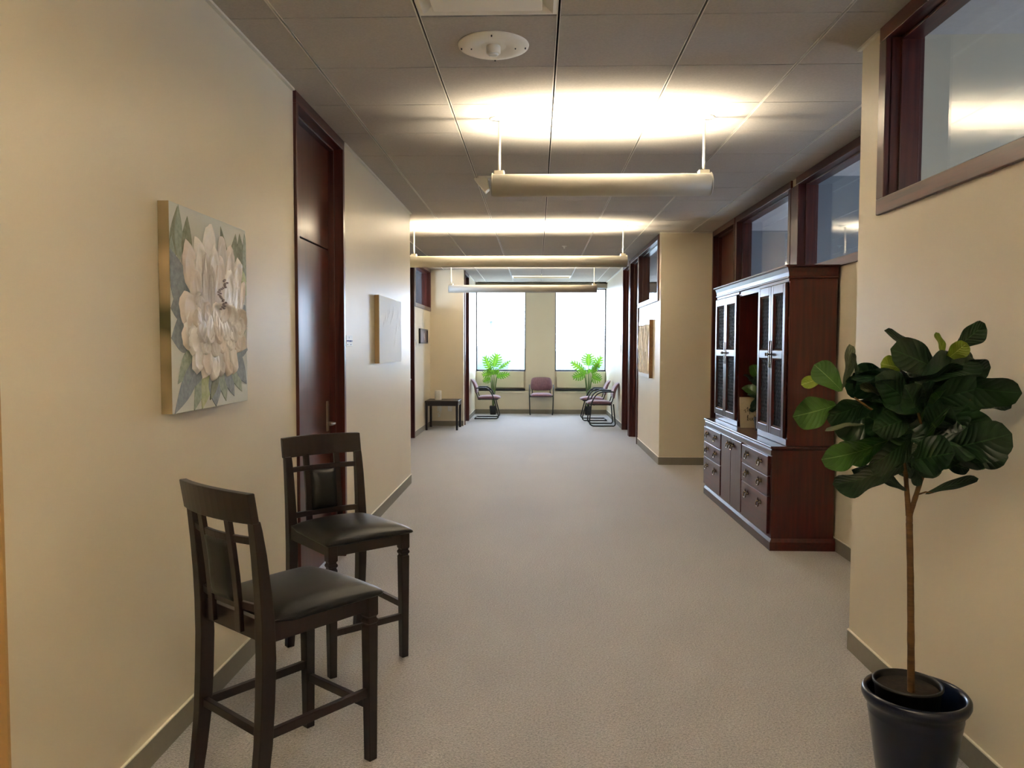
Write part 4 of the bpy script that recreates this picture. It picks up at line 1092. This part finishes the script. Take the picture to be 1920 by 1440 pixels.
def flat_leaf(p0, p1, w, mi, dy):
    a, b = Vector((p0[0] * CW, p0[1] * CH)), Vector((p1[0] * CW, p1[1] * CH)); ax = (b - a); L_ = ax.length; ax.normalize(); s = Vector((-ax.y, ax.x)); ring = []
    N_ = 9
    for sg in (1, -1):
        for k in range(N_ + 1):
            v = k / N_ if sg == 1 else 1 - k / N_
            if sg == -1 and k in (0, N_): continue
            q = a + ax * L_ * v + s * sg * w * CW / 2 * math.sin(math.pi * v ** .85)
            q.x = min(max(q.x, .0), CW); q.y = min(max(q.y, .0), CH); ring.append(q)
    f0 = [bm.verts.new((q.x, -CT - dy, q.y)) for q in ring]; f1 = [bm.verts.new((q.x, -CT + .0005, q.y)) for q in ring]
    bm.faces.new(f0).material_index = mi
    for k in range(len(ring)):
        f = bm.faces.new((f0[k], f1[k], f1[(k + 1) % len(ring)], f0[(k + 1) % len(ring)])); f.material_index = mi
LV = [((.02, .70), (.09, .99), .10, 0), ((.10, .72), (.10, 1.0), .09, 2), ((.18, .70), (.20, .96), .12, 0), ((.02, .60), (.02, .84), .10, 2), ((.72, .68), (.62, .97), .10, 0), ((.80, .70), (.84, .96), .13, 0), ((.93, .72), (.90, .97), .12, 0), ((1.0, .70), (.98, .98), .10, 2), ((.86, .76), (1.0, .62), .14, 3), ((.98, .56), (.86, .46), .10, 1),
      ((.20, .46), (.0, .78), .20, 1), ((.24, .40), (.0, .36), .20, 1), ((.16, .52), (.0, .50), .14, 1), ((.26, .32), (.06, .14), .11, 2), ((.34, .28), (.02, .0), .13, 1), ((.40, .24), (.24, .0), .12, 2), ((.46, .26), (.34, .0), .14, 3), ((.50, .22), (.52, .0), .18, 1), ((.58, .26), (.66, .02), .13, 2), ((.64, .26), (.78, .04), .13, 1), ((.72, .28), (.90, .06), .13, 2), ((.78, .30), (.98, .10), .13, 1), ((.80, .34), (1.0, .30), .14, 1), ((.84, .42), (1.0, .44), .10, 2), ((.42, .26), (.16, .10), .09, 1), ((.56, .20), (.44, .04), .08, 0)]
for k, l in enumerate(LV): flat_leaf(*l, dy=.0006 + .00012 * k)
mk(bm, 'painted_leaves', A_COL, t)
bm = BM()
def petal(p, q, w, l, ang, lift=.010, mi=0, seed=0):
    """thick palette-knife petal: low dome with a raised outer rim"""
    rnd = random.Random(seed); a = math.radians(ang); ax = Vector((math.sin(a), math.cos(a))); s = Vector((ax.y, -ax.x)); c = Vector((p * CW, q * CH))
    NR, NA = 6, 20; rings = []
    for i in range(1, NR + 1):
        r = i / NR; ring = []
        for k in range(NA):
            th = 2 * math.pi * k / NA; ct, st_ = math.cos(th), math.sin(th)
            ww = 1 + .06 * math.sin(3 * th + seed) + .05 * math.sin(7 * th + seed * 2)
            uu = ct * (1.0 if ct > 0 else .95); pos = c + ax * (l * CH / 2 * uu * r * ww) + s * (w * CW / 2 * st_ * r * ww * (1 - .25 * (ct < 0) * -ct))
            h = lift * (.30 + .12 * (1 - r * r) + (.75 * math.exp(-((r - .86) / .12) ** 2) * max(0, .3 + ct * .8)) + .06 * math.sin(s.dot(pos) * 260 + seed))
            if i == NR: h = .0004
            ring.append(bm.verts.new((pos.x, -CT - .002 - h, pos.y)))
        rings.append(ring)
    ctr = bm.verts.new((c.x, -CT - .002 - lift * .6, c.y))
    for k in range(NA):
        f = bm.faces.new((ctr, rings[0][k], rings[0][(k + 1) % NA])); f.smooth = True; f.material_index = mi
        for i in range(NR - 1):
            f = bm.faces.new((rings[i][k], rings[i + 1][k], rings[i + 1][(k + 1) % NA], rings[i][(k + 1) % NA])); f.smooth = True; f.material_index = mi
PT = [(.46, .83, .17, .26, 2), (.22, .70, .17, .28, -18), (.33, .71, .16, .32, -9), (.62, .76, .15, .32, 7), (.72, .72, .13, .34, 12), (.82, .67, .12, .34, 18), (.90, .58, .09, .26, 20), (.50, .70, .14, .30, 4), (.40, .64, .13, .36, -6), (.58, .64, .16, .36, 8), (.70, .60, .16, .32, 14), (.28, .58, .13, .30, -16), (.80, .55, .12, .28, 22), (.47, .58, .11, .34, -3),
      (.19, .50, .20, .20, -60), (.22, .43, .18, .17, -100), (.90, .46, .14, .14, 70), (.84, .43, .15, .14, 95), (.34, .50, .15, .18, -40), (.64, .50, .13, .16, 50), (.74, .49, .15, .13, 80), (.42, .48, .14, .16, -20), (.25, .36, .16, .17, -130), (.34, .40, .14, .14, -150), (.18, .37, .13, .14, -110), (.44, .41, .13, .18, 195), (.54, .42, .13, .18, 175), (.64, .42, .13, .16, 160), (.74, .41, .13, .17, 145), (.86, .36, .13, .17, 135), (.30, .28, .13, .22, 205), (.39, .26, .14, .22, 192), (.48, .25, .14, .22, 182), (.57, .27, .13, .22, 174), (.66, .28, .12, .26, 168), (.74, .30, .11, .28, 172), (.80, .36, .12, .18, 150), (.38, .34, .13, .14, 200), (.49, .33, .13, .14, 183), (.59, .35, .13, .14, 172), (.70, .36, .12, .14, 160), (.28, .46, .10, .12, -80), (.52, .49, .13, .14, 10), (.30, .55, .09, .10, -30), (.86, .50, .08, .10, 60)]
for k, a in enumerate(PT): petal(*a, lift=.007 + .003 * (k % 3) + .00018 * k, mi=(0, 1, 0, 2, 1)[k % 5], seed=k)
mk(bm, 'relief_petals', [M['relief_white'], mat('relief_cream', (234, 224, 216), rough=.4), mat('relief_grey', (220, 214, 210), rough=.4)], t)
bm = BM()
rnd = random.Random(8)
for k in range(26):
    v = k / 25; lathe(bm, [(.001, -.026), (.004, -.024), (.004, -.016)], ((.56 + .04 * math.sin(v * 9) + rnd.uniform(-.02, .02) + .03 * v) * CW, -CT + .002, (.52 + .16 * v) * CH), n=8, axis='y')
mk(bm, 'stamens', mat('grey_mauve_dots', (168, 156, 158), rough=.5), t)

# pale canvas beyond the near door
t = thing('pale_canvas', 'small nearly white textured canvas on the left wall beyond the door', 'painting', (XL + .001, 6.49, 1.35), math.pi / 2)
bm = BM(); box(bm, 0, 1.06, -.042, -.002, 0, .58); cv = mk(bm, 'canvas', [M['canvas_white'], M['canvas_edge']], t, bevel=.0015)
for p in cv.data.polygons:
    if abs(p.normal.x) > .9: p.material_index = 1
bm = BM(); box(bm, .004, 1.056, -.004, 0, .004, .576); mk(bm, 'stretcher_frame', M['cab_dark'], t)
bm = BM(); rnd = random.Random(5)
for k in range(10):
    x = .15 + k * .085; z = .12 + .3 * rnd.random()
    tube(bm, [(x, -.0415, z), (x + .05, -.0415, z + .05), (x + .08, -.0415, z + .13)], [.0008, .0022, .0008], n=6)
mk(bm, 'relief_strokes', M['canvas_white'], t)

# room sign
t = thing('room_sign', 'small white room sign with blue print right of the near left door', 'sign', (XL, 5.605, 1.535), math.pi / 2)
bm = BM(); box(bm, -.095, .095, -.006, -.0005, -.04, .04); mk(bm, 'plate', M['plate'], t, bevel=.002)
bm = BM()
for x0, x1, z0, z1 in ((-.085, -.02, -.006, .004), (-.012, .05, -.008, .004), (.056, .085, -.005, .003), (-.02, -.012, .016, .03), (-.07, -.05, -.03, -.024), (.02, .05, -.03, -.024)): box(bm, x0, x1, -.0066, -.006, z0, z1)
mk(bm, 'print', M['blue_ink'], t)

# carved twig panel on the right wall
t = thing('carved_panel', 'pale carved twig panel with brown wooden sides on the right wall', 'wall art', (XR - .001, 11.48, 1.075), -math.pi / 2)
bm = BM(); box(bm, 0, 1.08, -.05, 0, 0, .785); cv = mk(bm, 'panel', [mat('greige_panel_face', (214, 208, 198), rough=.35), M['oak']], t, bevel=.0015)
for p in cv.data.polygons:
    if abs(p.normal.y) < .9: p.material_index = 1
bm = BM(); rnd = random.Random(11)
for s0 in range(9):
    x = .10 + s0 * .11; pts = []
    for k in range(14):
        v = k / 13; pts.append((x + .05 * math.sin(v * 7 + s0 * 1.7), -.054, .06 + v * .66))
    tube(bm, pts, [.006 + .014 * abs(math.sin(k * 1.1 + s0)) for k in range(14)], n=8)
mk(bm, 'carved_twigs', M['relief_white'], t)

# small dark picture in the alcove
t = thing('framed_picture', 'small dark framed picture with a pinkish print in the left alcove', 'picture', (XALC + .001, 13.05, 1.545), math.pi / 2)
bm = BM(); w, h = .90, .255
for a, b, c, d in ((0, w, 0, .022), (0, w, h - .022, h), (0, .03, 0, h), (w - .03, w, 0, h)): box(bm, a, b, -.03, 0, c, d)
mk(bm, 'frame', M['espresso'], t, bevel=.003)
bm = BM(); box(bm, .02, w - .02, -.012, -.004, .015, h - .015); mk(bm, 'print', mat('dusky_pink_print', (124, 104, 112), rough=.4, var=(84, 76, 90), noise_scale=5, var_scale=(1, 1, 1)), t)
bm = BM(); lathe(bm, [(.002, -.0155), (.05, -.014), (.055, -.012)], (.55, 0, .14), n=20, axis='y'); lathe(bm, [(.002, -.0152), (.035, -.014), (.04, -.012)], (.60, 0, .09), n=20, axis='y'); mk(bm, 'pale_figure', mat('pale_pink_paint', (206, 190, 190), rough=.5), t)
